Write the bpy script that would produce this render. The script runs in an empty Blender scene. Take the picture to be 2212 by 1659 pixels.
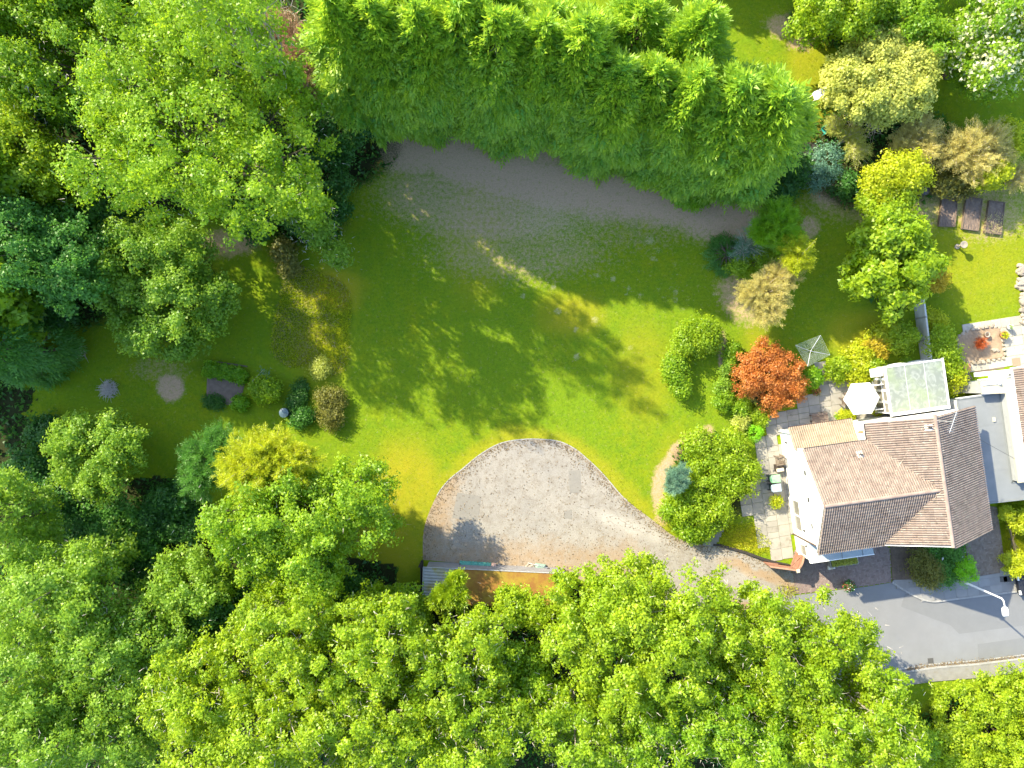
import bpy, math, random
import numpy as np
from mathutils import Vector, geometry

random.seed(7)
rng = np.random.default_rng(7)
sc = bpy.context.scene
COL = sc.collection

# ------------------------------------------------------------------ camera
CAM_H = 55.0
FPX = 1534.0                      # focal length in pixels of a 2212 px wide frame
cam = bpy.data.cameras.new('camera')
cam.sensor_fit = 'HORIZONTAL'
cam.sensor_width = 36.0
cam.lens = 36.0 * FPX / 2212.0
cam.clip_start = 1.0
cam.clip_end = 3000.0
camo = bpy.data.objects.new('camera', cam)
COL.objects.link(camo)
camo.location = (0, 0, CAM_H)
camo.rotation_euler = (0, 0, 0)
sc.camera = camo

# ------------------------------------------------------------------ sky, sun, exposure
SUN_EL = math.radians(34.0)
SUN_DIR = (0.755, -0.656)         # ground direction in which shadows fall
w = bpy.data.worlds.new('World')
sc.world = w
w.use_nodes = True
nt = w.node_tree
nt.nodes.clear()
wo = nt.nodes.new('ShaderNodeOutputWorld')
bg = nt.nodes.new('ShaderNodeBackground')
sky = nt.nodes.new('ShaderNodeTexSky')
sky.sky_type = 'NISHITA'
sky.sun_disc = False
sky.ozone_density = 2.0
sky.sun_elevation = SUN_EL
sky.sun_rotation = math.atan2(-SUN_DIR[0], -SUN_DIR[1]) % (2 * math.pi)
bg.inputs['Strength'].default_value = 0.15
nt.links.new(sky.outputs[0], bg.inputs['Color'])
nt.links.new(bg.outputs[0], wo.inputs['Surface'])
sun = bpy.data.lights.new('sun', 'SUN')
sun.energy = 3.4
sun.angle = math.radians(0.55)
sun.color = (1.0, 0.90, 0.66)
suno = bpy.data.objects.new('sun', sun)
COL.objects.link(suno)
sd = Vector((SUN_DIR[0] * math.cos(SUN_EL), SUN_DIR[1] * math.cos(SUN_EL), -math.sin(SUN_EL)))
suno.rotation_euler = sd.to_track_quat('-Z', 'Y').to_euler()
suno.location = (-30, 30, 60)
sc.view_settings.view_transform = 'Standard'
sc.view_settings.look = 'None'
sc.view_settings.exposure = 1.93
sc.view_settings.gamma = 1.0
sc.view_settings.use_curve_mapping = False
sc.cycles.max_bounces = 8
sc.cycles.transmission_bounces = 6
sc.cycles.diffuse_bounces = 4

# ------------------------------------------------------------------ helpers
def P(u, v, z=0.0):
    "ray through a point of the 2212 x 1659 photograph, cut at height z"
    s = (CAM_H - z) / FPX
    return ((u - 1106.0) * s, (829.5 - v) * s)

def c1(x, y): return (1520.8 + .3125 * x, 691.3 + .3125 * y)
def c2(x, y): return (1520.8 + .3125 * x, 1094.5 + .3125 * y)
def c3(x, y): return (1520.8 + .3125 * x, .3125 * y)
def c4(x, y): return (806.5 + .3125 * x, 921.7 + .3125 * y)
def gc(x, y): return (1612.9 + .13021 * x, 1123.3 + .13021 * y)
def nb(x, y): return (1981.6 + .20836 * x, 518.4 + .20836 * y)     # neighbour garden close-up
def vg(x, y): return (403.2 + .1823 * x, 748.8 + .1823 * y)         # vegetable plot close-up
def G(pt, z=0.0): return P(pt[0], pt[1], z)

def tag(o, label=None, cat=None, group=None, kind=None):
    if label: o['label'] = label
    if cat: o['category'] = cat
    if group: o['group'] = group
    if kind: o['kind'] = kind
    return o

def thing(name, label, cat, loc=(0, 0, 0), rotz=0.0, group=None):
    o = bpy.data.objects.new(name, None)
    o.empty_display_size = .3
    COL.objects.link(o)
    o.location = loc
    o.rotation_euler = (0, 0, rotz)
    return tag(o, label, cat, group)

def link(name, me, m, parent=None, loc=None, rot=None, smooth=False):
    if m and not me.materials: me.materials.append(m)
    o = bpy.data.objects.new(name, me)
    COL.objects.link(o)
    if parent: o.parent = parent
    if loc is not None: o.location = loc
    if rot is not None: o.rotation_euler = rot
    return o

class MB:
    "collects simple shapes and links them as one mesh object"
    def __init__(s): s.v, s.f = [], []
    def add(s, vs, fs):
        n = len(s.v); s.v += [tuple(p) for p in vs]; s.f += [tuple(n + i for i in q) for q in fs]; return s
    def box(s, c, d, rz=0.0, tilt=None):
        x, y, z = d[0] / 2, d[1] / 2, d[2] / 2
        pts = [(-x, -y, -z), (x, -y, -z), (x, y, -z), (-x, y, -z), (-x, -y, z), (x, -y, z), (x, y, z), (-x, y, z)]
        ca, sa = math.cos(rz), math.sin(rz)
        out = []
        for p in pts:
            p = Vector(p)
            if tilt: p.rotate(tilt)
            out.append((c[0] + p.x * ca - p.y * sa, c[1] + p.x * sa + p.y * ca, c[2] + p.z))
        return s.add(out, [(0, 3, 2, 1), (4, 5, 6, 7), (0, 1, 5, 4), (1, 2, 6, 5), (2, 3, 7, 6), (3, 0, 4, 7)])
    def prism(s, poly, z0, z1, bevel=0.0):
        n = len(poly)
        if sum(poly[i][0] * poly[(i + 1) % n][1] - poly[(i + 1) % n][0] * poly[i][1] for i in range(n)) < 0:
            poly = poly[::-1]
        vs = [(p[0], p[1], z0) for p in poly]
        if bevel:
            cx = sum(p[0] for p in poly) / n; cy = sum(p[1] for p in poly) / n
            vs += [(p[0], p[1], z1 - bevel) for p in poly]
            for p in poly:
                d = math.hypot(p[0] - cx, p[1] - cy) or 1
                k = max(0, 1 - bevel * 1.4 / d)
                vs.append((cx + (p[0] - cx) * k, cy + (p[1] - cy) * k, z1))
            fs = [tuple(range(2 * n, 3 * n))]
            for i in range(n):
                j = (i + 1) % n
                fs += [(i, j, n + j, n + i), (n + i, n + j, 2 * n + j, 2 * n + i)]
        else:
            vs += [(p[0], p[1], z1) for p in poly]
            fs = [tuple(range(n, 2 * n))] + [(i, (i + 1) % n, n + (i + 1) % n, n + i) for i in range(n)]
        fs.append(tuple(range(n - 1, -1, -1)))
        return s.add(vs, fs)
    def tube(s, pts, rad, n=6, cap=True):
        pts = [Vector(p) for p in pts]
        if not isinstance(rad, (list, tuple)): rad = [rad] * len(pts)
        vs, fs = [], []
        prev = None
        for i, p in enumerate(pts):
            d = (pts[min(i + 1, len(pts) - 1)] - pts[max(i - 1, 0)])
            d = d.normalized() if d.length > 1e-9 else Vector((0, 0, 1))
            a = prev if prev is not None else (Vector((0, 0, 1)) if abs(d.z) < .9 else Vector((1, 0, 0)))
            b = d.cross(a)
            if b.length < 1e-6: b = d.cross(Vector((0, 1, 0)))
            b.normalize(); a = b.cross(d).normalized(); prev = a
            for k in range(n):
                t = 2 * math.pi * k / n
                vs.append(p + (a * math.cos(t) + b * math.sin(t)) * rad[i])
        for i in range(len(pts) - 1):
            for k in range(n):
                k2 = (k + 1) % n
                fs.append((i * n + k, i * n + k2, (i + 1) * n + k2, (i + 1) * n + k))
        if cap:
            fs.append(tuple(range(n - 1, -1, -1)))
            fs.append(tuple((len(pts) - 1) * n + k for k in range(n)))
        return s.add(vs, fs)
    def lathe(s, prof, c=(0, 0, 0), n=16, squash=1.0):
        vs, fs = [], []
        for r, z in prof:
            for k in range(n):
                t = 2 * math.pi * k / n
                vs.append((c[0] + r * math.cos(t), c[1] + r * squash * math.sin(t), c[2] + z))
        for i in range(len(prof) - 1):
            for k in range(n):
                k2 = (k + 1) % n
                fs.append((i * n + k, i * n + k2, (i + 1) * n + k2, (i + 1) * n + k))
        fs.append(tuple(range(n - 1, -1, -1)))
        fs.append(tuple((len(prof) - 1) * n + k for k in range(n)))
        return s.add(vs, fs)
    def mesh(s, name, smooth=False):
        me = bpy.data.meshes.new(name)
        me.from_pydata(s.v, [], s.f)
        me.update()
        if smooth: me.polygons.foreach_set('use_smooth', [True] * len(me.polygons))
        return me
    def build(s, name, m, parent=None, smooth=False, loc=None, rot=None):
        return link(name, s.mesh(name, smooth), m, parent, loc, rot)

def shared(o, name, parent, loc=(0, 0, 0), rot=(0, 0, 0)):
    "copy of an object that shares its mesh"
    c = o.copy(); COL.objects.link(c); c.name = name; c.parent = parent
    c.location = loc; c.rotation_euler = rot
    return c

def copy_tree(o, parent=None):
    c = o.copy(); COL.objects.link(c); c.parent = parent
    for ch in list(o.children): copy_tree(ch, c)
    return c

# ------------------------------------------------------------------ materials
class NT:
    def __init__(s, name):
        s.m = bpy.data.materials.new(name); s.m.use_nodes = True
        s.t = s.m.node_tree; s.t.nodes.clear()
        s.out = s.n('ShaderNodeOutputMaterial')
    def n(s, k, **kw):
        o = s.t.nodes.new(k)
        for a, b in kw.items(): setattr(o, a, b)
        return o
    def l(s, a, b): s.t.links.new(a, b)
    def setin(s, sock, val):
        if hasattr(val, 'is_output') or isinstance(val, bpy.types.NodeSocket): s.l(val, sock)
        else: sock.default_value = val
    def mix(s, f, a, b, mode='MIX'):
        o = s.n('ShaderNodeMix', data_type='RGBA', blend_type=mode)
        s.setin(o.inputs[0], f)
        s.setin(o.inputs[6], a if not isinstance(a, tuple) else (*a, 1)[:4])
        s.setin(o.inputs[7], b if not isinstance(b, tuple) else (*b, 1)[:4])
        return o.outputs[2]
    def noise(s, scale, detail=4, rough=.6, obj=True, vec=None):
        o = s.n('ShaderNodeTexNoise'); o.inputs['Scale'].default_value = scale
        o.inputs['Detail'].default_value = detail; o.inputs['Roughness'].default_value = rough
        if vec is None:
            g = s.n('ShaderNodeNewGeometry'); vec = g.outputs['Position']
        s.l(vec, o.inputs['Vector'])
        return o.outputs['Fac']
    def ramp(s, f, a, b):
        o = s.n('ShaderNodeMapRange'); o.inputs[1].default_value = a; o.inputs[2].default_value = b
        s.l(f, o.inputs[0]); return o.outputs[0]
    def attr(s, name):
        return s.n('ShaderNodeAttribute', attribute_name=name).outputs['Fac']
    def math(s, op, a, b=0.0):
        o = s.n('ShaderNodeMath', operation=op); s.setin(o.inputs[0], a); s.setin(o.inputs[1], b); return o.outputs[0]
    def bump(s, h, strength, dist=.02):
        o = s.n('ShaderNodeBump'); o.inputs['Strength'].default_value = strength; o.inputs['Distance'].default_value = dist
        s.l(h, o.inputs['Height']); return o.outputs[0]
    def bsdf(s, col, rough=.9, normal=None, spec=.3, metal=0.0, trans=0.0):
        o = s.n('ShaderNodeBsdfPrincipled')
        s.setin(o.inputs['Base Color'], (*col, 1) if isinstance(col, tuple) else col)
        s.setin(o.inputs['Roughness'], rough)
        o.inputs['Specular IOR Level'].default_value = spec
        o.inputs['Metallic'].default_value = metal
        o.inputs['Transmission Weight'].default_value = trans
        if normal is not None: s.l(normal, o.inputs['Normal'])
        s.l(o.outputs[0], s.out.inputs[0]); return o

def island_rand(t):
    g = t.n('ShaderNodeNewGeometry'); oi = t.n('ShaderNodeObjectInfo')
    return t.math('FRACT', t.math('ADD', g.outputs['Random Per Island'], oi.outputs['Random']))

def M(name, a, b=None, scale=2.0, rough=.9, bump=0.0, bscale=60.0, island=0.0, spec=.3, metal=0.0, dirt=None, dscale=.8, dlo=.5, dhi=.75, spots=None):
    t = NT(name)
    b = b or tuple(x * .8 for x in a)
    f = t.ramp(t.noise(scale, 5, .65), .3, .7)
    c = t.mix(f, a, b)
    if dirt: c = t.mix(t.ramp(t.noise(dscale, 6, .7), dlo, dhi), c, dirt)
    if island:
        r = island_rand(t)
        c = t.mix(t.math('MULTIPLY', r, island), c, (0.02, 0.018, 0.015))
        r2 = t.math('FRACT', t.math('MULTIPLY', r, 7.31))
        c = t.mix(t.math('MULTIPLY', r2, island * .5), c, (.55, .5, .42))
    if spots: c = t.mix(t.math('MULTIPLY', t.ramp(t.noise(6.2, 3, .6), .63, .68), .7), c, spots)
    nrm = t.bump(t.noise(bscale, 4, .7), bump) if bump else None
    t.bsdf(c, rough, nrm, spec, metal)
    return t.m

def leafmat(name, a, b, trans=.42, gloss=.018, warm=None):
    "leaf: diffuse + translucent; the attribute tint (one value per tuft) runs between two leaf colours"
    t = NT(name)
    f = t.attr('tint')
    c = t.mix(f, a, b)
    g = t.n('ShaderNodeNewGeometry')
    r = t.math('MULTIPLY', g.outputs['Random Per Island'], .35)
    c = t.mix(r, c, tuple(x * .55 for x in a))
    if warm: c = t.mix(t.ramp(t.noise(.35, 3), .5, .72), c, warm)
    d = t.n('ShaderNodeBsdfDiffuse'); t.l(c, d.inputs[0])
    tr = t.n('ShaderNodeBsdfTranslucent')
    c2_ = t.mix(.5, c, tuple(min(1, x * 1.35) for x in b)); t.l(c2_, tr.inputs[0])
    mx = t.n('ShaderNodeMixShader'); mx.inputs[0].default_value = trans
    t.l(d.outputs[0], mx.inputs[1]); t.l(tr.outputs[0], mx.inputs[2])
    gl = t.n('ShaderNodeBsdfGlossy'); gl.inputs['Roughness'].default_value = .42
    gl.inputs[0].default_value = (.9, .95, .9, 1)
    mg = t.n('ShaderNodeMixShader'); mg.inputs[0].default_value = gloss
    t.l(mx.outputs[0], mg.inputs[1]); t.l(gl.outputs[0], mg.inputs[2])
    t.l(mg.outputs[0], t.out.inputs[0])
    return t.m

LM = {
    'lime':   leafmat('leaf_lime',   (.21, .36, .012), (.43, .53, .018), .5),
    'mid':    leafmat('leaf_mid',    (.14, .30, .012), (.38, .52, .018), .5),
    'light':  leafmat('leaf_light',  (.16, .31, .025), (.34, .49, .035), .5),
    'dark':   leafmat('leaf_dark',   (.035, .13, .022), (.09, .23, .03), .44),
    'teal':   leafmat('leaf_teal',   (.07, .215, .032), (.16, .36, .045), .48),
    'yellow': leafmat('leaf_yellow', (.36, .44, .012), (.58, .60, .022), .46),
    'gold':   leafmat('leaf_gold',   (.42, .34, .02), (.60, .46, .03), .4),
    'pale':   leafmat('leaf_pale',   (.36, .42, .06), (.66, .66, .16), .45),
    'dry':    leafmat('leaf_dry',    (.46, .42, .11), (.66, .57, .19), .42),
    'orange': leafmat('leaf_orange', (.42, .13, .025), (.64, .28, .06), .42),
    'red':    leafmat('leaf_red',    (.45, .08, .02), (.62, .17, .04), .4),
    'blue':   leafmat('leaf_blue',   (.10, .22, .14), (.26, .42, .27), .3),
    'olive':  leafmat('leaf_olive',  (.14, .15, .03), (.26, .25, .04), .35),
    'white':  leafmat('leaf_blossom', (.50, .52, .25), (.80, .78, .52), .35),
    'hedge':  leafmat('leaf_conifer', (.085, .30, .035), (.46, .60, .03), .48),
    'bright': leafmat('leaf_bright', (.15, .36, .012), (.31, .50, .015), .46),
    'ball':   leafmat('leaf_clipped', (.20, .50, .010), (.32, .64, .015), .4),
    'brown':  leafmat('leaf_dead',   (.28, .15, .08), (.50, .31, .19), .25),
}
bark = M('bark', (.16, .125, .09), (.09, .07, .05), 6, .95, .4, 40)
bark_pale = M('bark_pale', (.42, .36, .28), (.25, .21, .16), 6, .9, .3, 40)
twig_grey = M('twig_grey', (.58, .52, .44), (.38, .34, .29), 6, .9)
white_render = M('white_render', (.82, .81, .77), (.74, .73, .69), 1.2, .85, .12, 50)
white_pvc = M('white_plastic', (.82, .82, .80), (.78, .78, .77), 2, .35, spec=.5)
tile_m = M('roof_tile', (.285, .215, .172), (.225, .172, .142), 1.5, .94, .25, 70, island=.26, dirt=(.075, .065, .045), dscale=4.5, dlo=.57, dhi=.68, spec=.1, spots=(.46, .42, .33))
tile_pale = M('roof_tile_pale', (.36, .275, .19), (.29, .22, .155), 1.5, .92, .25, 70, island=.22, dirt=(.13, .11, .08), dscale=4, dlo=.64, dhi=.76)
ridge_m = M('ridge_tile', (.34, .25, .20), (.24, .175, .14), 2.5, .92, .25, 60, island=.15)
lead = M('lead', (.24, .25, .26), (.18, .19, .20), 2, .6)
dark_plastic = M('dark_plastic', (.03, .03, .032), (.05, .05, .05), 2, .45, spec=.5)
glass_m = None
def make_glass(name, tint=(.55, .68, .66)):
    t = NT(name)
    b = t.bsdf(tint, .08, None, .5, 0, 0)
    b.inputs['Transmission Weight'].default_value = .85
    return t.m
glass_m = make_glass('window_glass', (.72, .74, .70))
brown_pipe = M('brown_pipe', (.10, .06, .045), (.08, .05, .04), 3, .5)
wood = M('weathered_wood', (.20, .145, .10), (.13, .095, .07), 5, .85, .2, 40, island=.2)
wood_dark = M('dark_timber', (.05, .042, .036), (.03, .027, .025), 4, .85, .25, 40)
gate_m = M('brown_gate_paint', (.29, .14, .09), (.24, .115, .075), 3, .7, .1, 40, island=.12)
cream = M('cream_stone', (.62, .55, .42), (.5, .44, .33), 4, .9)
slab_m = M('paving_slab', (.36, .335, .285), (.27, .255, .225), 1.3, .92, .2, 45, island=.22, dirt=(.17, .15, .11), dscale=1.1, dlo=.56, dhi=.76)
soil_m = M('garden_soil', (.155, .115, .085), (.09, .068, .052), 3.5, .98, 1.0, 14)
stone_m = M('garden_stone', (.42, .36, .28), (.28, .24, .19), 4, .95, .4, 30, island=.3)
terracotta = M('terracotta', (.50, .20, .10), (.42, .16, .08), 5, .85)
brick_m = M('block_paver', (.26, .185, .16), (.22, .16, .15), 2, .92, .2, 60, island=.32)
brick_joint = M('paver_joint_sand', (.19, .15, .115), (.13, .10, .08), 8, .98)
asphalt = M('road_asphalt', (.205, .205, .205), (.185, .187, .19), .5, .93, .3, 55, dirt=(.22, .225, .23), dscale=.3, dlo=.45, dhi=.75)
patch_asphalt = M('asphalt_patch', (.235, .215, .185), (.205, .19, .165), 1.5, .92, .2, 60)
kerb_m = M('kerb_concrete', (.36, .35, .33), (.28, .275, .26), 2, .92, .2, 50, island=.15)
flag_m = M('pavement_flag', (.27, .265, .255), (.22, .215, .21), 1.3, .92, .2, 50, island=.25)
concrete = M('concrete', (.40, .39, .36), (.30, .29, .27), 1.5, .92, .25, 40, island=.15)
felt_grey = M('grey_roof_felt', (.205, .215, .215), (.18, .19, .19), .8, .9, .25, 45, dirt=(.24, .245, .24), dscale=.5, dlo=.5, dhi=.75)
felt_tan = M('tan_roof_felt', (.52, .455, .32), (.45, .39, .27), .7, .92, .2, 45)
steel = M('galvanised_steel', (.55, .56, .57), (.45, .46, .47), 4, .4, metal=.6)
lamp_paint = M('lamp_paint', (.70, .71, .72), (.62, .63, .64), 3, .4, spec=.5)

# ------------------------------------------------------------------ numpy noise / masks
def vnoise(x, y, scale, seed, octaves=4):
    out = np.zeros_like(x); amp = 1.0; tot = 0
    for o in range(octaves):
        r = np.random.default_rng(seed * 31 + o)
        g = r.random((256, 256))
        X = x / scale + 1000.3; Y = y / scale + 1000.7
        xi = np.floor(X).astype(int); yi = np.floor(Y).astype(int)
        fx = X - xi; fy = Y - yi
        fx = fx * fx * (3 - 2 * fx); fy = fy * fy * (3 - 2 * fy)
        a = g[xi % 256, yi % 256]; b = g[(xi + 1) % 256, yi % 256]
        c = g[xi % 256, (yi + 1) % 256]; d = g[(xi + 1) % 256, (yi + 1) % 256]
        out += amp * ((a * (1 - fx) + b * fx) * (1 - fy) + (c * (1 - fx) + d * fx) * fy)
        tot += amp; amp *= .55; scale /= 2.1
    return out / tot

def inpoly(x, y, poly):
    ins = np.zeros(x.shape, bool)
    n = len(poly); j = n - 1
    for i in range(n):
        xi, yi = poly[i]; xj, yj = poly[j]
        if yi != yj:
            cond = ((yi > y) != (yj > y)) & (x < (xj - xi) * (y - yi) / (yj - yi) + xi)
            ins ^= cond
        j = i
    return ins

def distline(x, y, pts):
    "distance to a polyline"
    d = np.full(x.shape, 1e9)
    for (ax, ay), (bx, by) in zip(pts[:-1], pts[1:]):
        L2 = (bx - ax) ** 2 + (by - ay) ** 2 + 1e-12
        t = np.clip(((x - ax) * (bx - ax) + (y - ay) * (by - ay)) / L2, 0, 1)
        d = np.minimum(d, np.hypot(x - ax - t * (bx - ax), y - ay - t * (by - ay)))
    return d

def sstep(x, a, b):
    t = np.clip((x - a) / (b - a), 0, 1); return t * t * (3 - 2 * t)

def spline(pts, n=6, closed=False):
    out = []
    N = len(pts)
    for i in range(N if closed else N - 1):
        p0 = pts[(i - 1) % N] if closed or i > 0 else pts[0]
        p1 = pts[i]; p2 = pts[(i + 1) % N]
        p3 = pts[(i + 2) % N] if closed or i + 2 < N else p2
        for k in range(n):
            t = k / n
            out.append(tuple(.5 * ((2 * b) + (-a + c) * t + (2 * a - 5 * b + 4 * c - d) * t * t + (-a + 3 * b - 3 * c + d) * t ** 3)
                             for a, b, c, d in zip(p0, p1, p2, p3)))
    if not closed: out.append(tuple(pts[-1]))
    return out

def quads_mesh(name, V, attr=None):
    "V: (N,K,3) loose leaves of K corners"
    n, k = V.shape[:2]
    me = bpy.data.meshes.new(name)
    me.vertices.add(k * n); me.vertices.foreach_set('co', np.ascontiguousarray(V, dtype=np.float32).ravel())
    me.loops.add(k * n); me.loops.foreach_set('vertex_index', np.arange(k * n, dtype=np.int32))
    me.polygons.add(n); me.polygons.foreach_set('loop_start', np.arange(0, k * n, k, dtype=np.int32))
    if attr is not None:
        a = me.attributes.new('tint', 'FLOAT', 'FACE'); a.data.foreach_set('value', np.ascontiguousarray(attr, dtype=np.float32))
    me.update(calc_edges=True)
    return me

def norm(a): return a / np.maximum(np.linalg.norm(a, axis=-1, keepdims=True), 1e-9)
def rdir(n): return norm(rng.normal(size=(n, 3)))

def leaf_quads(p, d, nrm, L, W, fold=.12):
    d = norm(d); s = norm(np.cross(d, nrm)); up = np.cross(s, d)
    L = np.broadcast_to(L, (len(p),))[:, None]; W = np.broadcast_to(W, (len(p),))[:, None]
    mid = p + d * L * .30 + up * L * fold
    return np.stack([mid + s * W * .62, p + d * L * 1.05 - up * L * .05, mid - s * W * .62], 1)

# ------------------------------------------------------------------ plants
TRIS = [0]
def crown_leaves(lobes, dens, L, W, tuft=.5, flat=.75, low=-.25, bough=.30, seed=0, tint0=0.0, shell=.72, finger=.45):
    """lobes: [(x,y,z,R,Rz)].  boughs on the lobe surface, tufts on the boughs, leaves in the tufts."""
    Vs, Ts, ends = [], [], []
    for (x, y, z, R, Rz) in lobes:
        nbg = int(max(6, 16 + R * 9.0))
        dirs = rdir(nbg * 3); dirs = dirs[dirs[:, 2] > low][:nbg]
        f = rng.uniform(shell, 1.0, len(dirs)) * (1 - .18 * rng.random(len(dirs)))
        f = f * (.86 + .3 * rng.random(len(dirs)))
        bc = np.array([x, y, z]) + dirs * (np.array([R, R, Rz]) * .86) * f[:, None]
        rb = R * bough * rng.uniform(.45, 1.25, len(dirs)) + .12
        bt = rng.random(len(dirs))
        ends += [tuple(q) for q in bc]
        total = dens * math.pi * R * R
        nl = 22
        ntf = int(max(4, total / nl / max(1, len(dirs))))
        td = rdir(len(dirs) * ntf).reshape(len(dirs), ntf, 3)
        td = norm(td + dirs[:, None, :] * .55 + np.array([0, 0, .35]))
        tr = rng.uniform(.45, 1.05, (len(dirs), ntf, 1))
        tc = bc[:, None, :] + td * tr * rb[:, None, None] * np.array([1.15, 1.15, .8])
        # fingers: tufts strung out along a branch that runs to a point beyond the rounded outline
        isf = rng.random(len(dirs)) < finger
        sft = rng.uniform(.45, 1.0, (len(dirs), ntf, 1)) ** .8
        reach = (.92 + .34 * rng.random((len(dirs), 1, 1)))
        ax_ = norm(dirs * np.array([1, 1, .8]) + rng.normal(size=dirs.shape) * .18)
        fl = np.array([x, y, z]) + ax_[:, None, :] * np.array([R, R, Rz]) * sft * reach
        fl = fl + rng.normal(size=fl.shape) * (rb[:, None, None] * .52 * (1.12 - sft)) + np.array([0, 0, 1]) * (.10 * R * sft ** 2)
        tc = np.where(isf[:, None, None], fl, tc)
        tt = np.clip(.55 * bt[:, None] + .45 * rng.random((len(dirs), ntf)) + tint0, 0, 1)
        tc = tc.reshape(-1, 3); tdir = td.reshape(-1, 3); tt = tt.ravel()
        n = len(tc) * nl
        off = rdir(n) * (rng.random((n, 1)) ** .5) * tuft * np.array([1, 1, flat])
        pos = np.repeat(tc, nl, 0) + off
        nr = norm(np.repeat(tdir, nl, 0) * .6 + off / tuft * .4 + rdir(n) * .55 + np.array([0, 0, .35]))
        ax = norm(np.cross(nr, rdir(n)) + off / tuft * .5)
        l = L * rng.uniform(.65, 1.3, n)
        Vs.append(leaf_quads(pos, ax, nr, l, l * W / L))
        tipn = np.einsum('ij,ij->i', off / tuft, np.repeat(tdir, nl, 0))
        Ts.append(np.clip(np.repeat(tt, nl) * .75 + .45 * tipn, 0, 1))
    return np.concatenate(Vs), np.concatenate(Ts), ends

def limb_mesh(base, H, ends, r0, nlimb=14, fork=.45, twigs=0, lean=(0, 0)):
    b = MB()
    bx, by = base
    top = (bx + lean[0], by + lean[1], H)
    pts = []
    for i in range(7):
        t = i / 6
        pts.append((bx + lean[0] * t + .25 * r0 * math.sin(5 * t + bx), by + lean[1] * t + .25 * r0 * math.cos(4 * t + by), H * t * .92))
    b.tube(pts, [r0 * (1.25 if i == 0 else 1) * (1 - .82 * i / 6) for i in range(7)], 8)
    ends = list(ends); random.shuffle(ends)
    for e in ends[:nlimb]:
        zt = min(.9, max(.2, fork * random.uniform(.7, 1.5)))
        s = Vector((bx + lean[0] * zt, by + lean[1] * zt, H * .92 * zt))
        e = Vector(e)
        if e.z < s.z + .2: s.z = max(.3 * H, e.z - .8)
        m1 = s.lerp(e, .35) + Vector((random.uniform(-.2, .2), random.uniform(-.2, .2), random.uniform(0, .3))) * (H / 8)
        m2 = s.lerp(e, .7) + Vector((random.uniform(-.25, .25), random.uniform(-.25, .25), random.uniform(0, .2))) * (H / 8)
        rr = r0 * .38
        b.tube([s, m1, m2, e], [rr, rr * .7, rr * .42, rr * .12], 5, False)
        for k in range(2):
            q = m2.lerp(e, random.random())
            d = Vector((random.uniform(-1, 1), random.uniform(-1, 1), random.uniform(0, .8))).normalized() * random.uniform(.5, 1.1) * H / 9
            b.tube([q, q + d * .5 + Vector((0, 0, .05)), q + d], [rr * .25, rr * .16, rr * .05], 3, False)
    return b

def twig_quads(ends, n, length, width, spread=.8, up=.5):
    e = np.array(ends)
    p = e[rng.integers(0, len(e), n)] + rng.normal(size=(n, 3)) * spread
    d = norm(rdir(n) + np.array([0, 0, up]))
    return leaf_quads(p, d, rdir(n), rng.uniform(.5, 1.3, n) * length, width, .06)

def px_lobes(spec, zc, flatten=.8):
    out = []
    for s in spec:
        u, v, r = s[:3]; z = zc + (s[3] if len(s) > 3 else 0)
        x, y = P(u, v, z); R = r * (CAM_H - z) / FPX
        out.append((x, y, z, R, R * flatten))
    return out

def broadleaf(name, label, cat, spec, H, mat, group=None, dens=345, L=.20, W=.135, tuft=.45, flat=.75, low=-.5, bough=.3,
              trunk=.25, twigs=0, bk=None, tint0=0.0, depth=None, shell=.72, flowers=None, nlimb=16, finger=.45, part='crown', stem='trunk', twl=.5, tww=.025):
    R0 = max(s[2] for s in spec) * .03
    zc = H * (.64 if H > 4 else .5); half = H - zc
    lobes = px_lobes([tuple(s) + ((0,) if len(s) < 4 else ()) for s in spec], zc, 1.0)
    lobes = [(x, y, z + (random.uniform(-.10, .06) * H if k else 0), R, min(half * .95, max(R * 1.15, half * .7))) for k, (x, y, z, R, _) in enumerate(lobes)]
    low_lobes = []
    if H > 6:
        for (x, y, z, R, Rz) in lobes[:2]: low_lobes.append((x, y, H * .34, R * .85, H * .24))
    bx = sum(l[0] * l[3] for l in lobes) / sum(l[3] for l in lobes)
    by = sum(l[1] * l[3] for l in lobes) / sum(l[3] for l in lobes)
    t = thing(name, label, cat, (bx, by, 0), 0, group)
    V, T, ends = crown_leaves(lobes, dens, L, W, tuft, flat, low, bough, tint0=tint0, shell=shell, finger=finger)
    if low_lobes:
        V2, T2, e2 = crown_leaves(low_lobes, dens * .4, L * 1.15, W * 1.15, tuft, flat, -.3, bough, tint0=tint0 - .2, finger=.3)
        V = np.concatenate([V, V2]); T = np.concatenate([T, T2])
    off = np.array([bx, by, 0])
    V = V - off
    V[..., 2] = np.maximum(V[..., 2], .03)
    TRIS[0] += len(V)
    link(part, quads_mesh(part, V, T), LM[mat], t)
    ends = [(e[0] - bx, e[1] - by, e[2]) for e in ends]
    limb_mesh((0, 0), zc, ends, trunk, nlimb).build(stem, bk or bark, t)
    if twigs:
        Q = twig_quads(ends, twigs, twl, tww)
        Q[..., 2] = np.maximum(Q[..., 2], .03)
        tag(link('twigs', quads_mesh('twigs', Q), twig_grey, t), kind='stuff')
        TRIS[0] += twigs
    if flowers:
        fm, n, s, zmin = flowers
        e = np.array(ends); e = e[e[:, 2] > zc * zmin] if zmin else e
        p = e[rng.integers(0, len(e), n)] + rng.normal(size=(n, 3)) * bough * R0 * .6 + np.array([0, 0, .3 * bough * R0])
        Q = leaf_quads(p, rdir(n), norm(rdir(n) + np.array([0, 0, 1.2])), s, s * .8)
        link('blossom', quads_mesh('blossom', Q, rng.random(n)), LM[fm], t)
    return t

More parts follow.
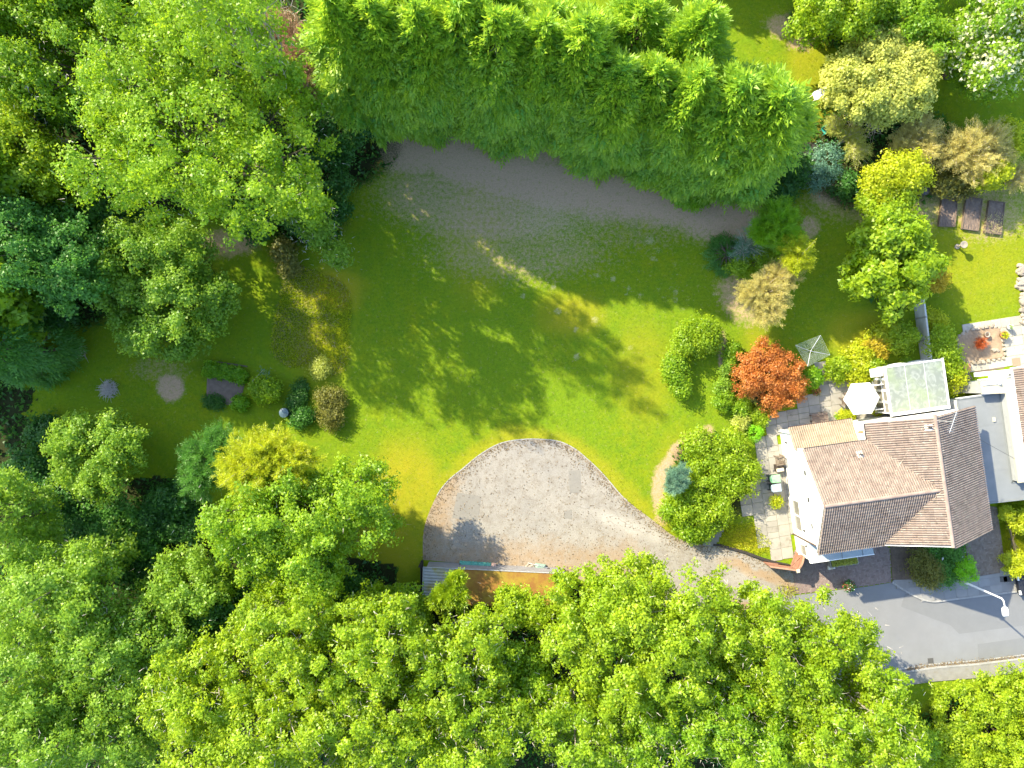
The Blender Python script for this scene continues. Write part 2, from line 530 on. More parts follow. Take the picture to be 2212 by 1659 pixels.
def spray_quads(p, d, nrm, Ls, k, l, wd, droop=.25, spread=1.0):
    "k leaflets set along a drooping axis: a conifer or larch spray.  returns quads (N*k,4,3)"
    N = len(p)
    d = norm(d); s = norm(np.cross(d, nrm)); up = np.cross(s, d)
    Ls = np.broadcast_to(Ls, (N,))
    out = []
    for i in range(k):
        if i == k - 1: tpos, ang = .75, 0.0
        else:
            tpos = .08 + .72 * (i // 2) / max(1, (k - 1) // 2); ang = spread * (.95 - .35 * tpos) * (1 if i % 2 else -1)
        ang = ang + rng.normal(0, .14, N)
        q = p + d * (Ls * tpos)[:, None] - np.array([0, 0, 1]) * (droop * Ls * tpos ** 2)[:, None]
        dd = d * np.cos(ang)[:, None] + s * np.sin(ang)[:, None] - np.array([0, 0, droop * tpos])
        ll = l * Ls * rng.uniform(.8, 1.2, N) * (1.15 - .5 * tpos if i < k - 1 else 1.0)
        out.append(leaf_quads(q, dd, up + .35 * rng.normal(size=(N, 3)), ll, ll * wd, .05))
    return np.stack(out, 1).reshape(-1, 3, 3)

CONE = {}
def conifer(name, label, xy, H, R, nspray, mat='hedge', group=None, zlo=.3, Ls=.95, k=9, cat='tree', trunk=.22, droop=.25, wd=.26, l=.42, proto=None, rot=0.0, scale=1.0, wide=1.0):
    t = thing(name, label, cat, (xy[0], xy[1], 0), rot, group)
    t.scale = (scale, scale, scale)
    if mat == 'hedge': t.scale = (wide, wide, scale)
    if proto is not None and proto in CONE:
        c, b = CONE[proto]
        link('crown', c, None, t); link('trunk', b, None, t)
        return t
    prof = lambda q: (1 - q ** 3.2) ** .8 * (.84 + .16 * np.minimum(1, q * 6))
    nc = max(8, nspray // 14)
    cq = rng.random(nc * 4); cq = cq[rng.random(nc * 4) < (prof(cq) + .14) / 1.08][:nc]; nc = len(cq)
    ca_ = rng.random(nc) * 2 * np.pi; cr_ = rng.uniform(.70, 1.10, nc); ct_ = rng.random(nc)
    ci = rng.integers(0, nc, nspray); n = nspray
    hz = max(.06, .55 / H)
    q = np.clip(cq[ci] + rng.normal(size=n) * hz * .75, 0, .995)
    a = ca_[ci] + rng.normal(size=n) * .42 / np.maximum(.6, R * prof(q))
    o1, o2 = rng.random(2) * 6
    lump = 1 + .10 * np.sin(a * 3 + q * 9 + o1) + .08 * np.sin(a * 5 - q * 17 + o2)
    r = R * prof(q) * lump * cr_[ci] * rng.uniform(.86, 1.03, n)
    z = zlo + q * (H - zlo - .3) + .35 * np.sin(a * 4 + o1) * q
    p = np.stack([r * np.cos(a), r * np.sin(a), z], 1)
    out = np.stack([np.cos(a), np.sin(a), np.zeros(n)], 1)
    ud = sstep(q, .35, 1.0)
    d = norm(out + np.array([0, 0, 1]) * (-.30 + 1.2 * ud)[:, None] + rng.normal(size=(n, 3)) * .28)
    nr = norm(np.array([0, 0, 1]) * .8 + out * .7 + rng.normal(size=(n, 3)) * .25)
    ls = Ls * rng.uniform(.65, 1.25, n)
    p = p - d * ls[:, None] * .55
    V = spray_quads(p, d, nr, ls, k, l, wd, droop)
    V[..., 2] = np.maximum(V[..., 2], .05)
    tt_ = np.clip(.35 * ct_[ci] + .35 * rng.random(n) - .15, 0, 1)[:, None] + np.linspace(0, .55, k)[None, :] ** 1.3
    tint = np.clip(tt_, 0, 1).ravel()
    TRIS[0] += len(V)
    co = link('crown', quads_mesh('crown', V, tint), LM[mat], t)
    b = MB()
    b.tube([(0, 0, 0), (.05, .03, H * .3), (-.04, .05, H * .65), (0, 0, H * .97)], [trunk, trunk * .8, trunk * .5, .03], 7)
    for i in range(26):
        zz = H * (.08 + .8 * i / 26); an = i * 2.4
        rr = R * float(prof(np.array([zz / H]))[0]) * .8
        b.tube([(0, 0, zz), (rr * .5 * math.cos(an), rr * .5 * math.sin(an), zz + .15), (rr * math.cos(an), rr * math.sin(an), zz + .1)], [.06, .04, .012], 4, False)
    bo = b.build('trunk', bark, t)
    if proto is not None: CONE[proto] = (co.data, bo.data)
    return t

def feathery(name, label, spec, H, mat, cat='tree', group=None, nbr=70, nsp=26, Ls=.55, k=7, low=-.1, trunk=.12, bk=None, wd=.2, flat=.8, leaders=0, dmul=1.0):
    "open tree or shrub whose thin branches carry short sprays; the branches show"
    R0 = max(s[2] for s in spec) * .03
    zc = max(H - R0 * 1.0, H * .45)
    lobes = px_lobes(spec, zc)
    bx = sum(l[0] for l in lobes) / len(lobes); by = sum(l[1] for l in lobes) / len(lobes)
    t = thing(name, label, cat, (bx, by, 0), 0, group)
    b = MB(); b.tube([(0, 0, 0), (.03, .02, zc * .5), (0, 0, H * .9)], [trunk, trunk * .8, .02], 6)
    Vs, Ts = [], []
    for (x, y, z, R, _) in lobes:
        Rz = min(R, H - z)
        m = int(nbr * (R / (R0 or 1)) ** 1.5) + 6
        dirs = rdir(m * 4); dirs = dirs[dirs[:, 2] > low][:m]
        for d in dirs:
            f = random.uniform(.6, 1.08)
            e = Vector((x - bx + d[0] * R * f, y - by + d[1] * R * f, max(.15, z + d[2] * Rz * f)))
            s = Vector(((x - bx) * .6, (y - by) * .6, max(.1, (z - R * .25) * random.uniform(.7, 1.1))))
            mm = s.lerp(e, .55) + Vector((random.uniform(-.1, .1) * R, random.uniform(-.1, .1) * R, .08 * R))
            b.tube([s, mm, e], [trunk * .22 + .006, trunk * .13 + .005, .005], 3, False)
            ns = int(nsp * dmul)
            tt = rng.uniform(.3, 1.02, ns)[:, None]
            a0, a1, a2 = np.array(s), np.array(mm), np.array(e)
            p = (1 - tt) ** 2 * a0 + 2 * tt * (1 - tt) * a1 + tt ** 2 * a2
            ax = norm((a2 - a0)[None, :] + rng.normal(size=(ns, 3)) * .75 * np.linalg.norm(a2 - a0))
            ls = Ls * rng.uniform(.5, 1.2, ns)
            V = spray_quads(p, ax, norm(rng.normal(size=(ns, 3)) * .5 + np.array([0, 0, 1])), ls, k, .38, wd, .15)
            V[..., 2] = np.maximum(V[..., 2], .04)
            Vs.append(V); Ts.append(np.repeat(np.clip(rng.random() * .6 + .4 * rng.random(ns), 0, 1), k))
    for i in range(leaders):
        x, y = lobes[i % len(lobes)][0] - bx, lobes[i % len(lobes)][1] - by
        an = random.uniform(0, 6.28); e = Vector((x + math.cos(an) * .8, y + math.sin(an) * .8, H + random.uniform(.3, 1.5)))
        s = Vector((x * .8, y * .8, zc))
        b.tube([s, e], [.035, .008], 4, False)
        ns = 34; tt = rng.uniform(.2, 1, ns)[:, None]
        p = np.array(s) * (1 - tt) + np.array(e) * tt
        V = spray_quads(p, norm(rdir(ns) + np.array([0, 0, .5])), rdir(ns), .3 * np.ones(ns), k, .4, wd, .1)
        Vs.append(V); Ts.append(np.full(len(V), .8))
    V = np.concatenate(Vs); TRIS[0] += len(V)
    link('crown', quads_mesh('crown', V, np.concatenate(Ts)), LM[mat], t)
    b.build('branches', bk or bark, t)
    return t

# ------------------------------------------------------------------ the setting: ground
def ground_masks(x, y):
    U = x * FPX / CAM_H + 1106; V = 829.5 - y * FPX / CAM_H
    n1 = vnoise(U, V, 60, 1); n2 = vnoise(U, V, 18, 2); n3 = vnoise(U, V, 160, 3)
    wob = (n1 - .5) * 60 + (n2 - .5) * 26
    soil = np.zeros_like(U); dry = np.zeros_like(U); floor = np.zeros_like(U); pale = np.zeros_like(U)
    def blob(arr, u, v, ru, rv, val=1.0, soft=.5, k=1.0):
        d = np.hypot((U - u) / ru, (V - v) / rv) + k * wob / max(ru, rv) * .6
        np.maximum(arr, val * (1 - sstep(d, 1 - soft, 1 + soft)), out=arr)
    def line(arr, pts, r, val=1.0, soft=.6, k=1.0):
        d = (distline(U, V, pts) + k * wob * .6) / r
        np.maximum(arr, val * (1 - sstep(d, 1 - soft, 1 + soft)), out=arr)
    hed = [(780, 285), (900, 318), (1000, 350), (1100, 385), (1250, 410), (1400, 425), (1500, 445), (1580, 470)]
    line(soil, hed, 62, 1.0)
    line(soil, [(820, 240), (1200, 300), (1560, 380)], 90, .9)
    blob(soil, 500, 525, 62, 30, .8); blob(soil, 368, 838, 29, 29, .95, .3, .25); blob(soil, 340, 800, 70, 26, .35)
    blob(soil, 1610, 640, 55, 60, .75); blob(soil, 1520, 470, 60, 40, .8); blob(soil, 1080, 455, 190, 80, .68)
    blob(soil, 1785, 425, 32, 26, .8); blob(soil, 1750, 490, 16, 22, .7); blob(soil, 1690, 55, 40, 28, .8)
    blob(soil, 1730, 95, 30, 20, .8); blob(soil, 1560, 760, 10, 45, .8, .5, .3)
    blob(soil, 980, 420, 170, 75, .62); blob(soil, 1330, 480, 200, 60, .35); blob(soil, 1120, 540, 200, 70, .45)
    line(soil, [(1530, 930), (1470, 965), (1430, 1015), (1420, 1065), (1428, 1120)], 13, .9, .6, .3)
    blob(soil, 1990, 435, 250, 55, .55); blob(soil, 1610, 1110, 22, 30, .2)
    blob(soil, 2140, 470, 90, 50, .5)
    blob(pale, 1190, 480, 120, 66, .6, .9, 1.6); blob(pale, 1090, 440, 110, 40, .4)
    r = np.random.default_rng(11)
    for i in range(70):
        u = 1430 + r.normal() * 95; v = 610 + r.normal() * 70; q = r.uniform(3, 9)
        blob(pale, u, v, q, q * r.uniform(.6, 1), r.uniform(.35, .95), .6, .12)
    for u, v, q in [(1205, 672, 9), (1246, 770, 8), (1243, 712, 7), (1285, 690, 8), (1325, 603, 7), (1405, 520, 10), (1195, 620, 6), (1130, 640, 7)]:
        blob(pale, u, v, q, q, .9, .5, .12)
    drv = [(914, 1180), (931, 1090), (968, 1037), (1035, 985), (1100, 952), (1180, 949), (1240, 968), (1296, 1015), (1345, 1075), (1420, 1130)]
    line(dry, drv, 26, .55); blob(dry, 880, 1050, 70, 95, .75); blob(dry, 720, 625, 60, 45, .9); blob(dry, 700, 760, 60, 70, .5)
    blob(dry, 1230, 680, 70, 45, .6); blob(dry, 1390, 800, 60, 110, .35); blob(dry, 1480, 1000, 60, 60, .45)
    blob(dry, 1745, 130, 45, 90, .5); blob(dry, 1500, 75, 50, 30, .9); blob(dry, 1610, 1165, 50, 30, .9)
    blob(dry, 1850, 720, 70, 50, .6); blob(dry, 2120, 560, 110, 130, .35); blob(dry, 1780, 290, 45, 60, .8)
    line(dry, [(1040, 430), (1010, 520), (1030, 600)], 60, .3)
    blob(dry, 2190, 1180, 30, 60, .8); blob(dry, 1640, 740, 30, 40, .4); blob(dry, 830, 1180, 80, 70, .8)
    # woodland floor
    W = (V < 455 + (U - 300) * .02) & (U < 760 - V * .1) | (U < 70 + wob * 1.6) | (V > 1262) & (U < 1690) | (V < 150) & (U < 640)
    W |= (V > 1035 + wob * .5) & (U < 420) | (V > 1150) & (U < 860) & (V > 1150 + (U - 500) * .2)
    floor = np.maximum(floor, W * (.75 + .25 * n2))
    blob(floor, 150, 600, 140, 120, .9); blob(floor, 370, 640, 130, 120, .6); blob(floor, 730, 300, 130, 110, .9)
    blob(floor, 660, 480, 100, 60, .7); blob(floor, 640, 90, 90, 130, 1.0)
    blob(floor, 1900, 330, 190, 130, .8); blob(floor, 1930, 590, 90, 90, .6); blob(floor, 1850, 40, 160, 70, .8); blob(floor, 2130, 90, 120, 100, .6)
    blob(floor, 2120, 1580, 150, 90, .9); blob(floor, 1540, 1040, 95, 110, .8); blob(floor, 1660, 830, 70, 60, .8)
    lush = n3
    return np.clip(soil, 0, 1), np.clip(dry * (.55 + .9 * n2), 0, 1), np.clip(floor, 0, 1), np.clip(pale, 0, 1), lush

def grid_sheet(name, x0, x1, y0, y1, step, z, m, masks):
    nx = int((x1 - x0) / step) + 1; ny = int((y1 - y0) / step) + 1
    X, Y = np.meshgrid(np.linspace(x0, x1, nx), np.linspace(y0, y1, ny), indexing='ij')
    x, y = X.ravel(), Y.ravel()
    co = np.stack([x, y, np.full(x.shape, z)], 1)
    i = np.arange(nx * ny).reshape(nx, ny)
    f = np.stack([i[:-1, :-1], i[1:, :-1], i[1:, 1:], i[:-1, 1:]], -1).reshape(-1, 4)
    me = bpy.data.meshes.new(name)
    me.vertices.add(len(co)); me.vertices.foreach_set('co', co.astype(np.float32).ravel())
    me.loops.add(f.size); me.loops.foreach_set('vertex_index', f.astype(np.int32).ravel())
    me.polygons.add(len(f)); me.polygons.foreach_set('loop_start', np.arange(0, f.size, 4, dtype=np.int32))
    me.update(calc_edges=True)
    for k, a in masks(x, y).items():
        at = me.attributes.new(k, 'FLOAT', 'POINT'); at.data.foreach_set('value', a.astype(np.float32))
    return tag(link(name, me, m), kind='structure')

def lawn_material():
    t = NT('lawn_turf')
    fine = t.noise(9, 6, .75); mid = t.noise(1.1, 5, .6); tiny = t.noise(38, 3, .8)
    g = t.mix(t.ramp(mid, .3, .7), (.125, .215, .012), (.265, .285, .008))
    g = t.mix(t.attr('lush'), g, (.15, .25, .012))
    g = t.mix(t.math('MULTIPLY', t.ramp(t.noise(4.5, 8, .8), .45, .62), .6), g, (.085, .15, .012))
    d = t.mix(t.ramp(fine, .35, .7), (.36, .30, .022), (.27, .27, .014))
    c = t.mix(t.attr('dry'), g, d)
    so = t.mix(t.ramp(fine, .3, .7), (.55, .37, .235), (.36, .245, .16))
    edge = t.ramp(t.math('ADD', t.attr('soil'), t.math('MULTIPLY', t.math('SUBTRACT', t.noise(3.5, 10, .85), .5), 3.4)), .2, .95)
    c = t.mix(edge, c, so)
    pe = t.ramp(t.math('ADD', t.attr('pale'), t.math('MULTIPLY', t.math('SUBTRACT', t.noise(7, 6, .85), .5), 3.0)), .45, .95)
    c = t.mix(t.math('MULTIPLY', pe, .5), c, (.44, .39, .22))
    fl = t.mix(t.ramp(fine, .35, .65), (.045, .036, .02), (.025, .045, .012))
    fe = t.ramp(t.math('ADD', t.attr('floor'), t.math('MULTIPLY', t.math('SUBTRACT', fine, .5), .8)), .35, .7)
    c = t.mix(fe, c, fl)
    c = t.mix(t.math('MULTIPLY', t.ramp(tiny, .5, .75), .35), c, (.05, .07, .012))
    t.bsdf(c, .95, t.bump(tiny, .55, .05), .0)
    return t.m
lawn_m = lawn_material()
def gm(x, y):
    a = ground_masks(x, y); return dict(soil=a[0], dry=a[1], floor=a[2], pale=a[3], lush=a[4])
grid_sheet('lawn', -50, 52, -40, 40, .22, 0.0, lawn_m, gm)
far_m = M('far_ground', (.07, .12, .02), (.05, .09, .018), .05, .95)
MB().prism([(-900, -900), (900, -900), (900, 900), (-900, 900)], -.6, -.25).build('ground', far_m)
tag(bpy.data.objects['ground'], kind='structure')
litter_poly = []

def flat(name, poly_px, z0, z1, m, parent=None, kind='structure'):
    b = MB().prism([G(p) for p in poly_px], z0, z1)
    o = b.build(name, m, parent)
    if kind: tag(o, kind=kind)
    return o

# --- driveway: an irregular turning area with a lane to the road
DRIVE = spline([(914, 1209), (914, 1160), (922, 1120), (944, 1070), (969, 1037), (1000, 1012), (1031, 986), (1066, 964), (1098, 953),
                (1137, 948.5), (1175, 949), (1210, 954), (1241, 969), (1266, 989), (1294, 1015), (1319, 1043), (1344, 1072), (1378, 1100),
                (1416, 1128), (1450, 1155), (1480, 1168), (1520, 1177), (1555, 1177), (1608, 1191), (1646, 1207), (1704, 1222)], 3)
DRIVE += [(1717, 1234), (1717, 1262), (1716, 1284), (1660, 1345), (1560, 1345), (1400, 1300), (1290, 1268), (1225, 1239)]
def drive_masks(x, y):
    U = x * FPX / CAM_H + 1106; V = 829.5 - y * FPX / CAM_H
    n1 = vnoise(U, V, 70, 21); n2 = vnoise(U, V, 16, 22)
    w_ = (n1 - .5) * 70 + (n2 - .5) * 25
    left = 1 - sstep(U + w_ * .8 + (1209 - V) * -.3, 915, 1000)
    bot = sstep(V + w_ * .7, 1125, 1205) * (1 - sstep(U, 1330, 1480))
    lane = sstep(U, 1500, 1600) * sstep(np.sin((V - U * .45) * .075 + n1 * 3) + (n2 - .5), .1, .9)
    edge = 1 - sstep(distline(U, V, DRIVE[:75]) + w_ * .1, 3, 16)
    brown = np.clip(np.maximum.reduce([left * .8, bot * .75, lane * .9, edge * .55]), 0, 1)
    wht = np.exp(-(((U - 1340) / 110) ** 2 + ((V - 1130 - (U - 1340) * .35) / 24) ** 2)) * .9 + np.exp(-(((U - 1600) / 60) ** 2 + ((V - 1245) / 16) ** 2)) * .6
    wht += np.exp(-(((U - 1560) / 110) ** 2 + ((V - 1195 - (U - 1560) * .2) / 14) ** 2)) * .5
    return dict(brown=brown, white=np.clip(wht * (.5 + n2), 0, 1), mott=n1)
def drive_material():
    t = NT('driveway_tarmac')
    fine = t.noise(26, 5, .8); mid = t.noise(1.4, 11, .82); big = t.noise(.4, 6, .65)
    c = t.mix(t.ramp(big, .35, .65), (.32, .292, .25), (.27, .25, .22))
    c = t.mix(t.math('MULTIPLY', t.ramp(mid, .48, .60), .55), c, (.185, .15, .11))
    c = t.mix(t.math('MULTIPLY', t.ramp(fine, .51, .62), .6), c, (.13, .105, .08))
    c = t.mix(t.math('MULTIPLY', t.ramp(t.noise(45, 2, .9), .62, .75), .6), c, (.46, .44, .40))
    b = t.ramp(t.math('ADD', t.attr('brown'), t.math('MULTIPLY', t.math('SUBTRACT', mid, .5), 1.3)), .3, .95)
    c = t.mix(t.math('MULTIPLY', b, .85), c, t.mix(t.ramp(fine, .3, .7), (.34, .22, .11), (.25, .18, .11)))
    wv = t.ramp(t.math('ADD', t.attr('white'), t.math('MULTIPLY', t.math('SUBTRACT', mid, .5), 1.5)), .35, .8)
    c = t.mix(t.math('MULTIPLY', wv, .5), c, (.43, .40, .35))
    # cracks
    vo = t.n('ShaderNodeTexVoronoi', feature='DISTANCE_TO_EDGE'); vo.inputs['Scale'].default_value = .32
    g = t.n('ShaderNodeNewGeometry')
    wv2 = t.n('ShaderNodeTexNoise'); wv2.inputs['Scale'].default_value = 1.3; t.l(g.outputs['Position'], wv2.inputs['Vector'])
    add = t.n('ShaderNodeVectorMath', operation='MULTIPLY_ADD'); t.l(wv2.outputs['Color'], add.inputs[0]); add.inputs[1].default_value = (1.1, 1.1, 0); t.l(g.outputs['Position'], add.inputs[2])
    t.l(add.outputs[0], vo.inputs['Vector'])
    cr = t.math('MULTIPLY', t.ramp(vo.outputs['Distance'], .012, .002), t.ramp(t.noise(.25, 2), .5, .58))
    c = t.mix(t.math('MULTIPLY', cr, .35), c, (.12, .10, .075))
    t.bsdf(c, .95, t.bump(fine, .5, .03), .2)
    return t.m
def area_sheet(name, poly_px, z, m, step, masks):
    poly = [G(p) for p in poly_px]
    b = []
    for i in range(len(poly)):
        a, c = poly[i], poly[(i + 1) % len(poly)]
        k = max(1, int(math.dist(a, c) / step))
        b += [(a[0] + (c[0] - a[0]) * j / k, a[1] + (c[1] - a[1]) * j / k) for j in range(k)]
    xs = np.array([p[0] for p in b]); ys = np.array([p[1] for p in b])
    X, Y = np.meshgrid(np.arange(xs.min(), xs.max(), step), np.arange(ys.min(), ys.max(), step))
    x, y = X.ravel(), Y.ravel()
    ok = inpoly(x, y, b) & (distline(x, y, b + [b[0]]) > step * .5)
    pts = [Vector(p) for p in b] + [Vector((px_, py_)) for px_, py_ in zip(x[ok], y[ok])]
    n = len(b)
    r = geometry.delaunay_2d_cdt(pts, [(i, (i + 1) % n) for i in range(n)], [list(range(n))], 1, 1e-5)
    me = bpy.data.meshes.new(name)
    me.from_pydata([(p.x, p.y, z) for p in r[0]], [], [tuple(f) for f in r[2]])
    me.update()
    if me.polygons and me.polygons[0].normal.z < 0: me.flip_normals()
    co = np.array([(p.x, p.y) for p in r[0]])
    for k, a in masks(co[:, 0], co[:, 1]).items():
        at = me.attributes.new(k, 'FLOAT', 'POINT'); at.data.foreach_set('value', a.astype(np.float32))
    return tag(link(name, me, m), kind='structure')
drive = area_sheet('driveway', DRIVE, .02, drive_material(), .3, drive_masks)
for poly in ([c4(580, 455), c4(745, 480), c4(722, 655), c4(545, 630)], [c4(1348, 305), c4(1428, 300), c4(1438, 452), c4(1358, 458)], [c4(1318, 580), c4(1372, 575), c4(1368, 638), c4(1314, 632)]):
    MB().prism([G(p) for p in poly], .015, .028).build('tarmac_patch', patch_asphalt, drive)
# pale worn edging bead along the curve
eb = MB(); ed = [G(p) for p in DRIVE[9:50]]
for a, c in zip(ed[:-1], ed[1:]):
    L_ = math.dist(a, c); eb.box(((a[0] + c[0]) / 2, (a[1] + c[1]) / 2, .02), (L_ * 1.02, .07, .05), math.atan2(c[1] - a[1], c[0] - a[0]))
eb.build('edging_strip', concrete, drive)

# --- road with kerbs and pavements
k4 = lambda x, y: (1872.1 + .15365 * x, 1123.3 + .15365 * y)
KERB = spline([k4(350, 870), k4(500, 970), k4(690, 1075), k4(800, 1118), k4(900, 1140), k4(1000, 1138), k4(1130, 1120), k4(1860, 1030), k4(2300, 975), k4(4000, 760)], 4)
ROADN = [(1480, 1345), (1600, 1310), (1721, 1286), (1782, 1278), (1872, 1267), (1922, 1259)]
ROADS = [(2620, 1372), (2212, 1421), (2114, 1433.6), (2021, 1441), (1952, 1451), (1800, 1474), (1480, 1500)]
road = flat('road', ROADN + KERB + ROADS, -.2, .012, asphalt)
for poly in ([k4(480, 1215), k4(540, 1035), k4(700, 1082), k4(1000, 1140), k4(2300, 985), k4(2300, 1470), k4(1300, 1600), k4(1180, 1480), k4(700, 1300)],
             [c2(1890, 950), c2(2212, 905), c2(2212, 1040), c2(1900, 1072)]):
    MB().prism([G(p) for p in poly], .006, .017).build('road_patch', M('road_patch_tar', (.18, .182, .182), (.165, .167, .168), 1.5, .92, .2, 60) if 'road_patch_tar' not in bpy.data.materials else bpy.data.materials['road_patch_tar'], road)
gut = MB()
for a, c in zip([G(p) for p in ROADS[:-1]], [G(p) for p in ROADS[1:]]):
    gut.box(((a[0] + c[0]) / 2, (a[1] + c[1]) / 2 + .25, .016), (math.dist(a, c), .07, .006), math.atan2(c[1] - a[1], c[0] - a[0]))
gut.build('edge_line', M('worn_line', (.42, .41, .38), (.30, .29, .27), 3, .9), road)

PAVN = [(2620, 1180), (2300, 1216), (2200, 1230), (2115, 1244), (2026, 1250), (1930, 1252)]
pav = flat('pavement', KERB + PAVN, -.2, .095, flag_m)
ca, sa = math.cos(math.radians(7)), math.sin(math.radians(7))
polyN = [G(p) for p in KERB + PAVN]
def slabs_in(poly, parent, size, m, z0, z1, ang, org, jz=.008, gap=.018, name='slab', limit=300, cut=None, shrink=0.0, jit=.35):
    xs = [p[0] for p in poly]; ys = [p[1] for p in poly]
    c_, s_ = math.cos(ang), math.sin(ang)
    N = int(max(max(xs) - min(xs), max(ys) - min(ys)) / min(size) * .8) + 4
    cx, cy = (max(xs) + min(xs)) / 2, (max(ys) + min(ys)) / 2
    cnt = 0
    for i in range(-N, N):
        offy = ((i * 7919) % 13 / 13 - .5) * size[1] * jit
        for j in range(-N, N):
            lx, ly = i * size[0], j * size[1] + offy
            x, y = cx + lx * c_ - ly * s_, cy + lx * s_ + ly * c_
            if not inpoly(np.array([x]), np.array([y]), poly)[0]: continue
            if cut and any(inpoly(np.array([x]), np.array([y]), q)[0] for q in cut): continue
            pieces = [(x, y, size[0], size[1])]
            if jit and random.random() < .22:
                pieces = [(x - sgn * .25 * size[1] * s_, y + sgn * .25 * size[1] * c_, size[0], size[1] / 2) for sgn in (-1, 1)]
            for (x_, y_, w_, h_) in pieces:
                dz = random.uniform(-jz, jz); hw, hh = w_ / 2 - gap / 2, h_ / 2 - gap / 2
                b = MB().prism([(-hw, -hh), (hw, -hh), (hw, hh), (-hw, hh)], z0, z1 + dz, .012)
                b.build(name, m, parent, loc=(x_, y_, 0), rot=(random.uniform(-.006, .006), random.uniform(-.006, .006), ang + random.uniform(-.012, .012)))
                cnt += 1
    return cnt
slabs_in(polyN, pav, (.9, .6), flag_m, .05, .112, math.radians(7), None, name='flagstone', jit=0)
kl = [G(p) for p in KERB]
acc = [(kl[0])]
for a, c in zip(kl[:-1], kl[1:]):
    L_ = math.dist(a, c); k = max(1, round(L_ / .9))
    for j in range(k):
        p = (a[0] + (c[0] - a[0]) * j / k, a[1] + (c[1] - a[1]) * j / k); q = (a[0] + (c[0] - a[0]) * (j + 1) / k, a[1] + (c[1] - a[1]) * (j + 1) / k)
        if p[0] > 46: continue
        MB().box((0, 0, 0), (math.dist(p, q) - .015, .13, .26)).build('kerbstone', kerb_m, pav, loc=((p[0] + q[0]) / 2, (p[1] + q[1]) / 2, -.005 + random.uniform(-.004, .004)), rot=(0, 0, math.atan2(q[1] - p[1], q[0] - p[0])))
S2 = [(u - 2, v + 30 - max(0, (1960 - u)) * .05) for u, v in ROADS[::-1]]
spav = flat('footpath', ROADS + S2, -.2, .085, M('path_tarmac', (.26, .25, .235), (.20, .19, .175), 2, .95, .3, 40, dirt=(.20, .17, .11), dscale=1.5, dlo=.55, dhi=.75))
for a, c in zip([G(p) for p in ROADS[:-1]], [G(p) for p in ROADS[1:]]):
    if a[0] > 50: a = (46, a[1] + (c[1] - a[1]) * (46 - a[0]) / (c[0] - a[0]))
    L_ = math.dist(a, c); k = max(1, round(L_ / .92))
    for j in range(k):
        p = (a[0] + (c[0] - a[0]) * j / k, a[1] + (c[1] - a[1]) * j / k); q = (a[0] + (c[0] - a[0]) * (j + 1) / k, a[1] + (c[1] - a[1]) * (j + 1) / k)
        MB().box((0, 0, 0), (math.dist(p, q) - .015, .13, .24)).build('kerbstone', kerb_m, spav, loc=((p[0] + q[0]) / 2, (p[1] + q[1]) / 2, -.005 + random.uniform(-.004, .004)), rot=(0, 0, math.atan2(q[1] - p[1], q[0] - p[0])))

# --- block paved drives: herringbone bricks as real blocks
def herringbone(name, poly_px, z, m, ang, wdt=.105):
    o = flat(name, poly_px, -.1, z - .012, brick_joint)
    poly = [G(p) for p in poly_px]
    xs = [p[0] for p in poly]; ys = [p[1] for p in poly]; cx, cy = (max(xs) + min(xs)) / 2, (max(ys) + min(ys)) / 2
    N = int(max(max(xs) - min(xs), max(ys) - min(ys)) / wdt * .75) + 2
    I, J = np.meshgrid(np.arange(-N, N), np.arange(-N, N), indexing='ij')
    I, J = I.ravel(), J.ravel(); mm = (I - J) % 4
    hor = mm == 0; ver = mm == 3; sel = hor | ver
    I, J, hor = I[sel], J[sel], hor[sel]
    lx = (I + np.where(hor, 1.0, .5)) * wdt; ly = (J + np.where(hor, .5, 1.0)) * wdt
    c_, s_ = math.cos(ang), math.sin(ang)
    x = cx + lx * c_ - ly * s_; y = cy + lx * s_ + ly * c_
    ok = inpoly(x, y, poly); x, y, hor = x[ok], y[ok], hor[ok]
    b = MB()
    for X, Y, h in zip(x, y, hor):
        b.box((X, Y, z - .02 + random.uniform(-.003, .003)), (2 * wdt - .012, wdt - .012, .04) if h else (wdt - .012, 2 * wdt - .012, .04), ang)
    tag(b.build('paving_blocks', m, o), kind='stuff')
    return o
BLOCK = [(1712, 1205), (1717.5, 1283), (1782, 1276), (1872, 1265), (1925, 1257), (1921, 1186), (1900, 1160), (1720, 1180)]
herringbone('block_paving', BLOCK, .05, brick_m, math.radians(8))
brick_brown = M('block_paver_brown', (.235, .175, .13), (.19, .145, .11), 2, .92, .2, 60, island=.3)
herringbone('neighbour_drive', [(2083, 1150), (2093, 1246), (2172, 1237), (2152, 1095), (2110, 1090)], .06, brick_brown, math.radians(8))

# --- patio of individual slabs
PAT = [(1636, 935), (1683, 927), (1702, 985), (1714, 1070), (1720, 1150), (1720, 1196), (1702, 1219), (1665, 1207), (1664, 1172), (1633, 1172), (1630, 1126), (1604, 1126), (1598, 1078), (1625, 1030), (1646, 985)]
PATN = [c1(800, 320), c1(855, 315), c1(900, 400), c1(980, 445), c1(1210, 380), c1(1300, 660), c1(1060, 700), c1(590, 750), c1(420, 780), c1(370, 760), c1(490, 650), c1(620, 570), c1(800, 470)]
patio = flat('patio', [(1690, 1000), (1712, 1000), (1716, 1100), (1690, 1100)], -.05, .01, brick_joint)
slabs_in([G(p) for p in PAT], patio, (.88, .88), slab_m, -.02, .05, math.radians(8), None)
slabs_in([G(p) for p in PATN], patio, (.88, .88), slab_m, -.02, .05, math.radians(8), None)
NPAT = [nb(330, 980), nb(950, 768), nb(1106, 770), nb(1400, 700), nb(1400, 1300), nb(980, 1345), nb(560, 1400), nb(460, 1420), nb(330, 1600), nb(640, 1620), nb(640, 1400)]
